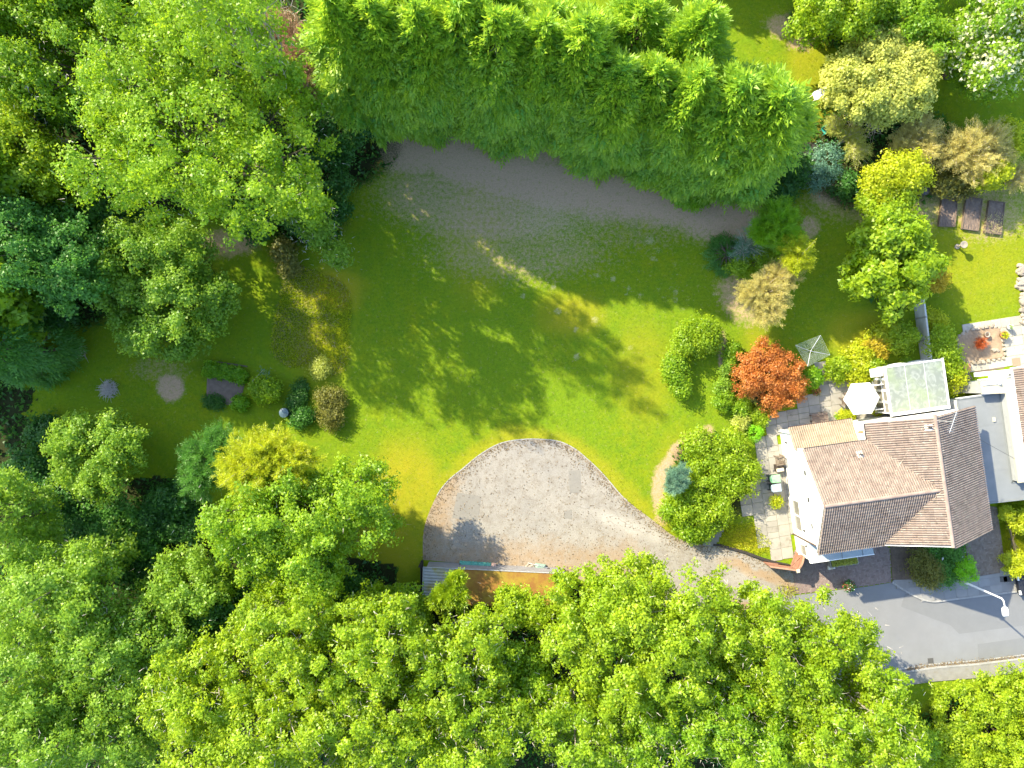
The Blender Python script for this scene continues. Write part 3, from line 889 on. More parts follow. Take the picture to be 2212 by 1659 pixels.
NPAT = [nb(330, 980), nb(950, 768), nb(1400, 700), nb(1400, 1330), nb(985, 1345), nb(590, 1400), nb(620, 1600), nb(320, 1640), nb(330, 1500), nb(470, 1400), nb(460, 1290)]
npat = flat('neighbour_patio', [nb(600, 1300), nb(900, 1260), nb(900, 1330), nb(600, 1380)], -.05, .02, brick_joint)
BED = [nb(400, 1010), nb(540, 930), nb(780, 885), nb(870, 930), nb(880, 1120), nb(900, 1220), nb(700, 1255), nb(480, 1285), nb(430, 1200)]
bedw = [G(p) for p in BED]
slabs_in([G(p) for p in NPAT], npat, (.75, .75), M('pale_slab', (.42, .39, .33), (.34, .32, .27), 1.5, .92, .2, 45, island=.2, dirt=(.24, .24, .12), dscale=1.2, dlo=.6, dhi=.8), -.02, .06, math.radians(9), None, cut=[bedw], jit=0)

def soil_bed(name, poly, z, h=.06, step=.16, seed=1):
    "lumpy soil sheet inside a polygon"
    xs = np.array([p[0] for p in poly]); ys = np.array([p[1] for p in poly])
    X, Y = np.meshgrid(np.arange(xs.min(), xs.max(), step), np.arange(ys.min(), ys.max(), step))
    x, y = X.ravel(), Y.ravel(); n = len(poly)
    ok = inpoly(x, y, poly) & (distline(x, y, poly + [poly[0]]) > step * .4)
    pts = [Vector(p) for p in poly] + [Vector(p) for p in zip(x[ok], y[ok])]
    r = geometry.delaunay_2d_cdt(pts, [(i, (i + 1) % n) for i in range(n)], [list(range(n))], 1, 1e-5)
    co = np.array([(p.x, p.y) for p in r[0]])
    zz = z + h * (vnoise(co[:, 0], co[:, 1], .9, seed) - .35) * 1.8; zz[:n] = z - .02
    me = bpy.data.meshes.new(name); me.from_pydata([(a, b_, c_) for (a, b_), c_ in zip(co, zz)], [], [tuple(f) for f in r[2]]); me.update()
    if me.polygons[0].normal.z < 0: me.flip_normals()
    return tag(link(name, me, soil_m), kind='structure')
sand_soil = M('dry_soil', (.34, .25, .165), (.25, .18, .12), 3, .98, 1.0, 14)
fb = soil_bed('soil_bed', [G(p) for p in [(1922, 1180), (1927, 1254), (2026, 1257), (2085, 1252), (2082, 1150), (2000, 1150)]], .06, .1, seed=2)
nbed = soil_bed('soil_bed', bedw, .12, .14, seed=3); nbed.data.materials.clear(); nbed.data.materials.append(sand_soil)
vbed = soil_bed('soil_bed', [G(vg(*p)) for p in [(245, 335), (470, 370), (700, 405), (650, 600), (620, 690), (480, 690), (380, 640), (235, 590)]], .05, .1, seed=4)
vbed.data.materials.clear(); vbed.data.materials.append(M('dark_soil', (.20, .15, .115), (.135, .10, .08), 3.5, .98, 1.0, 14))

# --- short blades over the open lawn so that the turf has grain
def blades(name, n, box, hgt, wdt, mat, test, lean=.6, tint=(0, 1)):
    u = rng.uniform(box[0], box[1], n); v = rng.uniform(box[2], box[3], n)
    x = (u - 1106) * CAM_H / FPX; y = (829.5 - v) * CAM_H / FPX
    ok = test(x, y, u, v); x, y = x[ok], y[ok]; n = len(x)
    p = np.stack([x, y, np.zeros(n)], 1)
    d = norm(rdir(n) * np.array([1, 1, .3]) * lean + np.array([0, 0, 1]))
    h = hgt * rng.uniform(.5, 1.3, n)
    Q = leaf_quads(p, d, rdir(n), h, h * wdt, .1)
    o = link(name, quads_mesh(name, Q, rng.uniform(tint[0], tint[1], n)), LM[mat]); TRIS[0] += n
    return tag(o, kind='stuff')
drw = [G(p) for p in DRIVE]
leaf_g = leafmat('leaf_grass', (.16, .24, .006), (.32, .34, .008), .4, .005); LM['grass'] = leaf_g
LM['drygrass'] = leafmat('leaf_dry_grass', (.38, .34, .14), (.56, .48, .22), .35, .01)
hpoly = [G(p) for p in PAT + [(2212, 1250), (2212, 780), (1900, 780), (1750, 900)]]
def open_lawn(x, y, u, v):
    a = ground_masks(x, y)
    ok = ~inpoly(x, y, drw) & (a[0] < .35) & (a[2] < .4) & ((a[3] < .45) | (rng.random(len(x)) < .4))
    ok &= ~((u > 1600) & (v > 790)) & (v < 1215)
    return ok
blades('lawn_grass', 240000, (90, 2260, 40, 1215), .085, .26, 'grass', open_lawn)

# service covers and leaf litter
for pt in ((1975, 832), (1925, 830)):
    q = G(k4(*pt), .11); MB().prism([(-.28, -.22), (.28, -.22), (.28, .22), (-.28, .22)], 0, .012, .004).build('service_cover', M('cast_iron', (.10, .095, .09), (.07, .066, .06), 6, .7, .3, 50) if 'cast_iron' not in bpy.data.materials else bpy.data.materials['cast_iron'], pav, loc=(q[0], q[1], .108), rot=(0, 0, .12))
q = G((2010, 1436)); MB().prism([(-.22, -.2), (.22, -.2), (.22, .2), (-.22, .2)], 0, .012, .004).build('drain_grate', bpy.data.materials['cast_iron'], road, loc=(q[0], q[1] + .32, .012), rot=(0, 0, .1))
n = 9000
pick = rng.random(n)
dl = np.array(DRIVE); k = rng.integers(0, len(dl), n)
u = np.where(pick < .55, dl[k, 0] + rng.normal(size=n) * 14, rng.uniform(915, 1720, n)); v = np.where(pick < .55, dl[k, 1] + rng.normal(size=n) * 10, rng.uniform(960, 1290, n))
rs = np.array(ROADS[1:6]); s_ = rng.random(n); m_ = pick > .86
u = np.where(m_, 1960 + s_ * 260, u); v = np.where(m_, 1446 - s_ * 26 + rng.normal(size=n) * 4, v)
x, y = (u - 1106) * CAM_H / FPX, (829.5 - v) * CAM_H / FPX
ok = inpoly(x, y, drw) | m_
p_ = np.stack([x, y, np.full(n, .035)], 1)[ok]
LM['litter'] = leafmat('leaf_litter', (.12, .08, .045), (.34, .26, .15), .15, .01)
tag(link('leaf_litter', quads_mesh('leaf_litter', leaf_quads(p_, rdir(len(p_)) * np.array([1, 1, .12]), norm(rdir(len(p_)) * .3 + np.array([0, 0, 1])), .11 * rng.uniform(.4, 1.3, len(p_)), .07), rng.random(len(p_))), LM['litter']), kind='stuff')
# ------------------------------------------------------------------ the house
from mathutils import Matrix
HO = (26.5, -7.5); HA = math.radians(8)
hc, hs = math.cos(HA), math.sin(HA)
def toL(p):
    x, y = p[0] - HO[0], p[1] - HO[1]; return (x * hc + y * hs, -x * hs + y * hc)
def toW(p): return (HO[0] + p[0] * hc - p[1] * hs, HO[1] + p[0] * hs + p[1] * hc)
def rayL(pt, n, d):
    "ray through a photo point, cut by the plane n.x = d given in house coordinates"
    w_ = P(pt[0], pt[1], 0)
    o = toL((0, 0)); e = toL(w_)
    O = Vector((o[0], o[1], CAM_H)); D = Vector((e[0] - o[0], e[1] - o[1], -CAM_H))
    n = Vector(n); t = (d - n.dot(O)) / n.dot(D)
    return O + D * t
house = thing('house', 'white rendered detached house with brown tiled cross gabled roof', 'house', (*HO, 0), HA)
XW = -5.2
def extrude(b, poly3a, off):
    n = len(poly3a); o = Vector(off)
    vs = [Vector(p) for p in poly3a] + [Vector(p) + o for p in poly3a]
    fs = [tuple(range(n)), tuple(range(2 * n - 1, n - 1, -1))] + [(i, n + i, n + (i + 1) % n, (i + 1) % n) for i in range(n)]
    b.add(vs, fs)
wb = MB()
extrude(wb, [(XW, -3.5, 0), (XW, -3.5, 5.05), (XW, .05, 7.18), (XW, 3.4, 5.05), (XW, 3.4, 0)], (-XW - .72, 0, 0))     # wing
wb.build('wall', white_render, house)
mb = MB()
extrude(mb, [(-.7, -3.5, 0), (-.7, -3.5, 5.05), (2.5, -3.5, 7.3), (6.9, -3.5, 4.42), (6.9, -3.5, 0)], (0, 8.2, 0))
mb.build('wall', white_render, house)
pb = MB(); pb.box((-2.95, -4.2, 1.33), (4.46, 1.38, 2.66)); pb.build('porch_wall', white_render, house)
lb = MB()
extrude(lb, [(XW + .03, 3.42, 0), (XW + .03, 3.42, 2.9), (XW + .03, 4.75, 2.27), (XW + .03, 4.75, 0)], (4.45, 0, 0))
lb.build('lean_to_wall', white_render, house)
pr = MB(); pr.box((-2.93, -4.24, 2.74), (4.66, 1.44, .14)); prf = pr.build('porch_roof', M('porch_roof_paint', (.36, .41, .44), (.30, .35, .38), 1.5, .7, .08, 40), house)
pk = MB(); pk.box((-2.93, -4.98, 2.72), (4.74, .06, .2)); pk.box((-5.29, -4.24, 2.72), (.06, 1.42, .2)); pk.build('fascia', white_pvc, prf)
for x in (-2.93, -1.4): MB().box((x, -4.3, 2.825), (.05, 1.3, .02)).build('seam', lead, prf)

# ---- roof planes
class Slope:
    def __init__(s, o, et, poly):
        s.o = Vector(o); s.et = Vector(et).normalized()
        h = Vector((s.et.x, s.et.y, 0)).normalized()
        s.es = h.cross(Vector((0, 0, 1)))
        s.en = s.es.cross(s.et)
        if s.en.z < 0: s.es = -s.es; s.en = -s.en
        s.poly = [s.st(p) for p in poly]
    def st(s, p):                      # plan point to plane coordinates
        d = Vector((p[0], p[1], 0)) - Vector((s.o.x, s.o.y, 0))
        h = Vector((s.et.x, s.et.y, 0)); return (d.dot(s.es), d.dot(h) / h.length_squared)
    def at(s, a, b, c=0): return s.o + s.es * a + s.et * b + s.en * c
    def d(s): return s.en.dot(s.o)
rz = 7.3
SL = {}
SL['wing_n'] = Slope((-5.55, 3.65, 5.0), (0, -3.6, 2.3), [(-5.55, 3.65), (-.95, 3.65), (2.4, .05), (-5.55, .05)])
SL['wing_s'] = Slope((-5.55, -3.72, 5.0), (0, 3.77, 2.3), [(-5.55, -3.72), (-.85, -3.72), (2.4, .05), (-5.55, .05)])
SL['main_w'] = Slope((-.95, 0, 5.0), (3.45, 0, 2.5), [(-.95, 4.95), (2.5, 4.95), (2.5, -3.78), (-.95, -3.78), (-.85, -3.7), (2.4, .05), (-.95, 3.65)])
SL['main_e'] = Slope((7.15, 0, 4.4), (-4.65, 0, 3.1), [(2.5, 4.95), (7.15, 4.95), (7.15, -3.95), (2.5, -3.8)])
SL['lean'] = Slope((-5.25, 5.0, 2.32), (0, -1.5, .7), [(-5.25, 5.0), (-.6, 5.0), (-.6, 3.44), (-5.25, 3.44)])
under = M('roof_underlay', (.06, .05, .045), (.045, .04, .035), 3, .95)
roof = MB()
for k in ('wing_n', 'wing_s', 'main_w', 'main_e'):
    s = SL[k]; top = [s.at(a, b, -.03) for a, b in s.poly]
    extrude(roof, top, s.en * -.07)
roof = roof.build('roof', under, house)
lr = MB(); s = SL['lean']; extrude(lr, [s.at(a, b, -.03) for a, b in s.poly], s.en * -.07)
lroof = lr.build('lean_to_roof', under, house)
TW, TG = .32, .29
prof = [(0, 0), (.012, .06), (.06, .085), (.108, .06), (.12, 0), (.16, 0), (.172, .06), (.22, .085), (.268, .06), (.28, 0), (.325, 0)]
def tile_mesh():
    vs, fs = [], []; n = len(prof)
    for (t, lift) in ((-.03, .066), (.31, .004)):
        vs += [(a, t, h + lift) for a, h in prof]
    vs += [(a, -.028, h + .002) for a, h in prof]
    for i in range(n - 1):
        fs += [(i, i + 1, n + i + 1, n + i), (2 * n + i, 2 * n + i + 1, i + 1, i)]
    return vs, fs
tv, tf = tile_mesh()
tile_me = bpy.data.meshes.new('tile'); tile_me.from_pydata(tv, [], tf); tile_me.update(); tile_me.materials.append(tile_m)
tile_me2 = tile_me.copy(); tile_me2.materials.clear(); tile_me2.materials.append(tile_pale)
singles = 0
def lay(key, parent, me, m, single):
    global singles
    s = SL[key]; xs = [p[0] for p in s.poly]; ts = [p[1] for p in s.poly]
    i0 = int((min(xs)) / TW) - 1; A = np.array(tv); V, F = [], []; base = 0
    n_t = int(math.ceil(max(ts) / TG)); x0 = min(xs)
    ncol = int(round((max(xs) - x0) / TW))
    for j in range(n_t):
        for i in range(ncol):
            a, b = x0 + i * TW, j * TG
            c = (np.array([a + TW * .5]), np.array([b + TG * .45]))
            if not inpoly(c[0], c[1], s.poly)[0]:
                c = (np.array([a + TW * .5 + .12]), np.array([b + .1])); c2_ = (np.array([a + TW * .5 - .12]), np.array([b + .1]))
                if not (inpoly(c[0], c[1], s.poly)[0] or inpoly(c2_[0], c2_[1], s.poly)[0]): continue
            jn = random.uniform(-.004, .004)
            if single and singles < 300:
                o = bpy.data.objects.new('roof_tile', me); COL.objects.link(o); o.parent = parent
                mt = Matrix((s.es, s.et, s.en)).transposed().to_4x4(); mt.translation = s.at(a, b, jn); o.matrix_local = mt
                singles += 1
            else:
                w_ = np.array(s.o) + np.outer(A[:, 0] + a, s.es) + np.outer(A[:, 1] + b + random.uniform(-.004, .004), s.et) + np.outer(A[:, 2] + jn, s.en)
                V += [tuple(q) for q in w_]; F += [tuple(base + k for k in f) for f in tf]; base += len(tv)
    if V:
        me2 = bpy.data.meshes.new('roof_tiles'); me2.from_pydata(V, [], F); me2.update()
        tag(link('roof_tiles', me2, m, parent), kind='stuff')
lay('wing_n', roof, tile_me, tile_m, True)
for k in ('wing_s', 'main_w', 'main_e'): lay(k, roof, tile_me, tile_m, False)
lay('lean', lroof, tile_me2, tile_pale, False)
def half_round(L_, r=.13, n=7):
    vs, fs = [], []
    for y in (0, L_):
        for k in range(n):
            t = math.pi * k / (n - 1); vs.append((r * math.cos(t), y, r * math.sin(t) * .85))
    for k in range(n - 1): fs.append((k, n + k, n + k + 1, k + 1))
    fs += [tuple(range(n)), tuple(range(2 * n - 1, n - 1, -1))]
    me = bpy.data.meshes.new('ridge_tile'); me.from_pydata(vs, [], fs); me.update(); me.materials.append(ridge_m); return me
rme = half_round(.445)
def ridge(p0, p1, parent, off=.02):
    p0, p1 = Vector(p0), Vector(p1); d = (p1 - p0); n = int(d.length / .45); d.normalize()
    for i in range(n + 1):
        q = p0 + d * (.45 * i)
        if (p1 - q).length < .1: break
        o = bpy.data.objects.new('ridge_tile', rme); COL.objects.link(o); o.parent = parent
        o.location = q + Vector((0, 0, off + random.uniform(-.006, .006))); o.rotation_euler = (math.asin(max(-1, min(1, d.z))), 0, math.atan2(-d.x, d.y) + random.uniform(-.008, .008))
ridge((-5.55, .05, 7.3), (2.42, .05, 7.3), roof)
ridge((2.5, -3.82, 7.5), (2.5, 4.98, 7.5), roof)
# valleys: mortar / lead strips and the pale mortared edge
vl = MB()
for a, c in (((-.9, 3.62, 5.03), (2.38, .1, 7.33)), ((-.82, -3.68, 5.03), (2.38, 0, 7.33))):
    a, c = Vector(a), Vector(c); vl.tube([a + Vector((0, 0, .03)), c + Vector((0, 0, .03))], [.07, .07], 5)
vl.build('valley', M('mortar', (.38, .33, .28), (.28, .24, .20), 5, .95, .3, 30), roof)
# verges, fascias, gutters
def plank(b, a, c, wdt, hgt):
    a, c = Vector(a), Vector(c); m_ = (a + c) / 2; d = c - a; L_ = d.length
    b.box(m_, (L_, wdt, hgt), 0, d.to_track_quat('X', 'Z'))
vb = MB()
plank(vb, (-5.5, 3.68, 4.86), (-5.5, .05, 7.16), .05, .2); plank(vb, (-5.5, -3.74, 4.86), (-5.5, .05, 7.16), .05, .2)
plank(vb, (-.95, 4.93, 4.88), (2.5, 4.93, 7.38), .05, .2); plank(vb, (7.15, 4.93, 4.28), (2.5, 4.93, 7.38), .05, .2)
plank(vb, (-.95, -3.76, 4.88), (2.5, -3.78, 7.38), .05, .2); plank(vb, (7.15, -3.93, 4.28), (2.5, -3.8, 7.38), .05, .2)
vb.build('bargeboard', white_pvc, house)
def gutter(a, c, m, down=None):
    g = MB(); plank(g, a, c, .11, .06); go = g.build('gutter', m, house)
    return go
gutter((-5.5, 3.73, 4.95), (-1.0, 3.73, 4.95), dark_plastic)
gutter((-5.5, -3.79, 4.95), (-.95, -3.79, 4.95), white_pvc)
gutter((7.22, -3.9, 4.36), (7.22, 4.9, 4.36), white_pvc)
gutter((-1.0, 3.75, 4.95), (-1.0, 4.9, 4.95), dark_plastic)
gutter((-5.2, 5.05, 2.27), (-.6, 5.05, 2.27), brown_pipe)
fb_ = MB(); plank(fb_, (-5.3, -3.62, 4.88), (-.9, -3.62, 4.88), .03, .2); plank(fb_, (-5.3, 3.5, 4.88), (-.9, 3.5, 4.88), .03, .2); plank(fb_, (7.02, -3.6, 4.28), (7.02, 4.8, 4.28), .03, .2)
fb_.build('fascia', white_pvc, house)
# white upstand strip over the lean-to and along the rear gable foot
us = MB(); us.box((-2.9, 3.47, 3.06), (4.6, .09, .2)); us.build('flashing', white_pvc, house)
# chimney-like terracotta flue on the west wall of the rear block
q = rayL(c1(1095, 772), (1, 0, 0), -.72)
MB().tube([(-.7, q.y, q.z), (-.98, q.y, q.z), (-1.0, q.y, q.z + .16)], [.085, .085, .075], 10).build('flue_outlet', terracotta, house)
# vent flashings with stub pipes
for key, pt in (('wing_n', c1(1080, 928)), ('main_w', c1(1553, 740))):
    s = SL[key]; q = rayL(pt, s.en, s.d() + .05)
    rel = q - s.o; a, b = rel.dot(s.es), rel.dot(s.et)
    f = MB(); vs = [s.at(a + i, b + j, h) for h in (.03, .075) for i, j in ((-.26, -.25), (.26, -.25), (.26, .25), (-.26, .25))]
    f.add(vs, [(4, 5, 6, 7), (0, 1, 5, 4), (1, 2, 6, 5), (2, 3, 7, 6), (3, 0, 4, 7)])
    fo = f.build('vent_flashing', white_pvc, roof)
    MB().tube([s.at(a, b, .05), s.at(a, b, .05) + Vector((0, 0, .32))], [.06, .06], 10).build('vent_pipe', dark_plastic, fo)
    if key == 'main_w':
        c = s.at(a, b, .05)
        MB().tube([c + Vector((.1, .05, 0)), c + Vector((.22, .12, .22))], [.02, .02], 6).build('bracket', dark_plastic, fo)
# TV aerial at the north end of the ridge
am = MB(); am.tube([(2.55, 4.75, 7.4), (2.58, 4.75, 9.35)], [.028, .025], 8)
aer = am.build('aerial_mast', steel, house)
ab = MB(); bdir = Vector((.42, .9, .05)).normalized(); cc = Vector((2.58, 4.75, 9.3)); pd = Vector((bdir.y, -bdir.x, 0))
ab.tube([cc - bdir * .75, cc + bdir * .7], [.018, .018], 6)
for i in range(9): ab.tube([cc + bdir * (-.6 + i * .15) - pd * (.24 - .012 * i), cc + bdir * (-.6 + i * .15) + pd * (.24 - .012 * i)], .009, 4)
ab.build('aerial', steel, house)
s = SL['main_w']; s2 = SL['wing_n']
cbl = [rayL(c1(*p), s.en, s.d() + .06) for p in ((1468, 825), (1420, 890), (1375, 965))] + [rayL(c1(*p), s2.en, s2.d() + .06) for p in ((1340, 1020), (1305, 1100), (1302, 1160))]
MB().tube(cbl, .012, 5).build('aerial_cable', cream, house)
MB().tube([(2.56, 4.75, 9.0), (3.6, 4.0, 8.6), (7.0, 1.6, 8.1)], .012, 4).build('stay_wire', dark_plastic, house)

# ---- west wall features, set on the plane of the wall
def wq(pt, x=XW): return rayL(pt, (1, 0, 0), x)
def window(y0, y1, z0, z1, x, parent, out=-1, panes=1, name='window', fr=.07, mul=None):
    "window in a wall facing -x (out=-1) or +x"
    w_ = MB(); th = .09; cx = x + out * .03
    w_.box((cx, (y0 + y1) / 2, z0 + fr / 2), (th, y1 - y0, fr)); w_.box((cx, (y0 + y1) / 2, z1 - fr / 2), (th, y1 - y0, fr))
    for k in range(panes + 1):
        y = y0 + fr / 2 + (y1 - y0 - fr) * k / panes
        w_.box((cx, y, (z0 + z1) / 2), (th - .01, fr, z1 - z0 - 2 * fr))
    o = w_.build(name, white_pvc, parent)
    MB().box((cx - out * .02, (y0 + y1) / 2, (z0 + z1) / 2), (.02, y1 - y0 - fr, z1 - z0 - fr)).build('pane', pane_m, o)
    sl_ = MB(); sl_.box((x + out * .09, (y0 + y1) / 2, z0 - .03), (.2, y1 - y0 + .12, .05)); sl_.build('sill', white_pvc, o)
    return o
pane_m = NT('pane_glass'); pane_m.bsdf((.20, .19, .16), .08, None, .8); pane_m = pane_m.m
a = wq(gc(610, 0)); 
zz = lambda px_: wq(px_)
A_ = wq(c1(603, 1182)); B_ = wq(c1(680, 1418)); C_ = wq(c1(653, 1195))
window(-2.95, -.5, .55, 2.05, XW, house, -1, 2, 'patio_window', .1)
for pt, hh in ((c1(704, 1056), .36), (c1(728, 1242), .34), (c1(753, 1424), .26)):
    q = wq(pt); 
    o = MB().box((XW - .03, q.y, q.z), (.06, .42, hh)).build('vent_cowl', M('cowl_grey', (.5, .5, .5), (.42, .42, .42), 3, .5), house)
    MB().box((XW - .07, q.y, q.z), (.03, .30, hh * .6)).build('louvre', dark_plastic, o)
for pt in (c1(697, 1455), c1(570, 845), gc(1000, 430)):
    q = wq(pt); MB().box((XW - .06, q.y, q.z), (.12, .09, .14)).build('wall_lamp', dark_plastic, house)
q0 = wq(gc(765, 218)); q1 = wq(gc(1158, 418))
yp = (q0.y + q1.y) / 2
MB().tube([(XW - .07, yp, .02), (XW - .07, yp, max(3.9, q1.z))], [.05, .05], 8).build('downpipe', brown_pipe, house)
MB().tube([(XW - .09, 4.62, .05), (XW - .09, 4.62, 2.3)], [.04, .04], 8).build('downpipe', white_pvc, house)
MB().tube([(XW - .05, 2.0, .35), (XW - .05, -.3, .35), (XW - .05, -.35, .05)], [.02] * 3, 6).build('waste_pipe', dark_plastic, house)
window(-4.75, -3.85, .9, 2.2, XW + .01, house, -1, 1, 'side_window')
# front face: door, windows (below the eaves, in shade)
def winY(x0, x1, z0, z1, y, parent, panes=2, name='front_window', out=-1):
    w_ = MB(); fr = .07; cy = y + out * .03
    w_.box(((x0 + x1) / 2, cy, z0 + fr / 2), (x1 - x0, .09, fr)); w_.box(((x0 + x1) / 2, cy, z1 - fr / 2), (x1 - x0, .09, fr))
    for k in range(panes + 1):
        x = x0 + fr / 2 + (x1 - x0 - fr) * k / panes; w_.box((x, cy, (z0 + z1) / 2), (fr, .08, z1 - z0 - 2 * fr))
    o = w_.build(name, white_pvc, parent)
    MB().box(((x0 + x1) / 2, cy - out * .02, (z0 + z1) / 2), (x1 - x0 - fr, .02, z1 - z0 - fr)).build('pane', pane_m, o)
    return o
winY(-4.6, -2.6, .8, 2.2, -4.89, house, 3); winY(-4.4, -2.4, 3.4, 4.6, -3.5, house, 3); winY(.3, 2.6, .8, 2.2, -3.5, house, 3); winY(3.6, 5.8, 3.0, 4.2, -3.5, house, 3)
d_ = MB().box((-1.5, -4.91, 1.05), (.92, .06, 2.05)).build('front_door', gate_m, house)
MB().box((-1.15, -4.97, 1.05), (.04, .06, .18)).build('handle', steel, d_)
winY(.2, 1.6, 3.3, 4.5, 4.7, house, 2, 'rear_window', 1)

# ------------------------------------------------------------------ flat roofed conservatory
cons = thing('conservatory', 'flat roofed white framed conservatory behind the house with milky green stained roof', 'conservatory', (*toW((2.2, 4.95)), 0), HA)
CW, CD, CH = 4.3, 3.55, 2.6
t = NT('stained_roof_sheet')
n_ = t.n('ShaderNodeTexNoise'); n_.inputs['Scale'].default_value = 1.6; n_.inputs['Detail'].default_value = 5; n_.inputs['Distortion'].default_value = 2.2
g_ = t.n('ShaderNodeNewGeometry'); t.l(g_.outputs['Position'], n_.inputs['Vector'])
cc_ = t.mix(t.ramp(n_.outputs['Fac'], .44, .62), (.185, .205, .175), (.265, .285, .25))
cc_ = t.mix(t.math('MULTIPLY', t.ramp(t.noise(.7, 4), .45, .7), .55), cc_, (.24, .30, .14))
cc_ = t.mix(t.ramp(t.noise(7, 2, .8), .72, .78), cc_, (.06, .06, .05))
t.bsdf(cc_, .35, None, .5); sheet_m = t.m
MB().box((CW / 2, CD / 2, CH), (CW + .1, CD + .1, .05)).build('roof_panel', sheet_m, cons)
fr = MB()
for x in (0, CW):
    fr.box((x, CD / 2, CH + .012), (.12, CD + .2, .10))
fr.box((CW / 2, CD, CH + .01), (CW - .14, .1, .09)); fr.box((CW / 2, .02, CH + .04), (CW - .14, .22, .12))
fr.build('roof_edge', white_pvc, cons)
for x in (1.44, 2.87): MB().box((x, CD / 2, CH + .03), (.035, CD - .15, .02)).build('glazing_bar', M('bar_grey', (.5, .54, .5), None, 2, .5), cons)
cw = MB()
cw.box((0, CD / 2, .3), (.16, CD, .6)); cw.box((CW, CD / 2, .3), (.16, CD, .6)); cw.box((CW / 2, CD, .3), (CW - .18, .16, .6)); cw.build('dwarf_wall', white_render, cons)
def glazed(x, y0, y1, n, out):
    for k in range(n):
        a, b = y0 + (y1 - y0) * k / n, y0 + (y1 - y0) * (k + 1) / n
        f = MB(); z0, z1 = .6, CH - .06
        for yy in (a + .04, b - .04): f.box((x, yy, (z0 + z1) / 2), (.09, .08, z1 - z0))
        for zq in (z0 + .04, z1 - .04, z0 + 1.25): f.box((x, (a + b) / 2, zq), (.085, b - a - .16, .08))
        o = f.build('window', white_pvc, cons)
        MB().box((x, (a + b) / 2, (z0 + z1) / 2), (.02, b - a - .1, z1 - z0 - .08)).build('pane', pane_m, o)
glazed(0, .1, CD, 4, -1); glazed(CW, .1, CD, 4, 1)
for k in range(4):
    a, b = .08 + k * (CW - .16) / 4, .08 + (k + 1) * (CW - .16) / 4
    f = MB()
    for xx in (a + .04, b - .04): f.box((xx, CD, 1.57), (.08, .09, 1.94))
    for zq in (.64, 2.5, 1.9): f.box(((a + b) / 2, CD, zq), (b - a - .16, .085, .08))
    o = f.build('window', white_pvc, cons); MB().box(((a + b) / 2, CD, 1.57), (b - a - .1, .02, 1.84)).build('pane', pane_m, o)
sc_ = MB(); sc_.box((-.5, 3.25, 2.28), (.9, .62, .09)); sc_.build('side_canopy', white_pvc, cons)
for y, z in ((2.3, 1.75), (.45, 1.3)):      # open casements on the west side
    o = MB(); 
    for dx, dz in ((-.28, 0), (.28, 0)): o.box((-.36 + dx, y, z), (.06, .05, .9))
    o.box((-.36, y, z + .42), (.5, .05, .06)); o.box((-.36, y, z - .42), (.5, .05, .06)); oo = o.build('open_casement', white_pvc, cons)
    MB().box((-.36, y, z), (.5, .015, .8)).build('pane', pane_m, oo)

# ------------------------------------------------------------------ neighbour: garage, extension, house
gar = thing('garage', 'long flat roofed garage with grey felt roof between the two houses', 'garage', (*HO, 0), HA)
GP = [(7.3, 5.38), (10.42, 5.38), (10.42, -1.25), (16, -1.6), (16, -2.75), (7.3, -2.5)]
MB().prism([(7.42, 5.25), (10.2, 5.25), (10.2, -1.3), (15.8, -1.7), (15.8, -2.6), (7.42, -2.36)], 0, 2.3).build('wall', white_render, gar)
gr = MB().prism(GP, 2.3, 2.42).build('roof', felt_grey, gar)
e_ = MB()
for a, c in zip(GP, GP[1:] + GP[:1]):
    e_.box(((a[0] + c[0]) / 2, (a[1] + c[1]) / 2, 2.40), (math.dist(a, c) + .05, .09, .12), math.atan2(c[1] - a[1], c[0] - a[0]))
e_.build('roof_edging', M('felt_edge', (.20, .215, .21), None, 2, .85), gr)
fs_ = MB(); fs_.box((8.85, 5.47, 2.32), (3.1, .05, .26)); fs_.build('fascia', white_pvc, gar)
for y in (3.2, 1.6, -.2): MB().box((8.85, y, 2.423), (3.0, .05, .01)).build('felt_seam', felt_grey, gr)
MB().box((9.75, 3.55, 2.47), (.16, .3, .1)).build('vent_cap', cream, gr)
gd = MB(); gd.box((8.6, -2.42, 1.05), (2.2, .06, 2.05)); gd = gd.build('garage_door', white_pvc, gar)
MB().box((8.6, -2.47, 1.0), (.2, .04, .05)).build('handle', dark_plastic, gd)
ext = thing('extension', 'low extension with pale tan flat roof and white fascia boards beside grey garage', 'extension', (*HO, 0), HA)
MB().prism([(10.5, 5.4), (8.95, 5.62), (8.95, 6.45), (11.15, 6.35), (11.15, -1.1), (10.5, -1.1)], 0, 3.0).build('wall', M('grey_upstand', (.34, .35, .34), None, 2, .9), ext)
MB().prism([(10.44, 5.42), (8.72, 5.6), (8.72, 6.55), (11.2, 6.45), (11.2, -1.2), (10.44, -1.2)], 3.0, 3.1).build('roof', felt_tan, ext)
ef = MB(); ef.box((9.95, 6.62, 3.02), (2.6, .05, .24), -.04); ef.box((9.95, 7.0, 2.78), (2.7, .3, .2), -.04); ef.build('fascia', white_pvc, ext)
MB().box((9.45, 6.25, 3.14), (1.3, .1, .09), -.04).build('roof_kerb', white_pvc, ext)
MB().lathe([(.09, 0), (.12, .12), (.06, .2), (.02, .24)], (10.05, 6.2, 3.1), 10).build('roof_vent', white_pvc, ext)
MB().box((10.95, 3.6, 3.14), (.22, .75, .08)).build('skylight', white_pvc, ext)
nh = thing('neighbour_house', 'neighbouring house with brown tiled roof at the right edge of the view', 'house', (*HO, 0), HA)
MB().prism([(11.4, 6.9), (19, 6.9), (19, -1.0), (11.4, -1.0)], 0, 3.05).build('wall', white_render, nh)
SL['nb'] = Slope((11.12, 7.1, 3.25), (4.0, 0, 2.5), [(11.12, 7.15), (15.1, 7.15), (15.1, -1.2), (11.12, -1.2)])
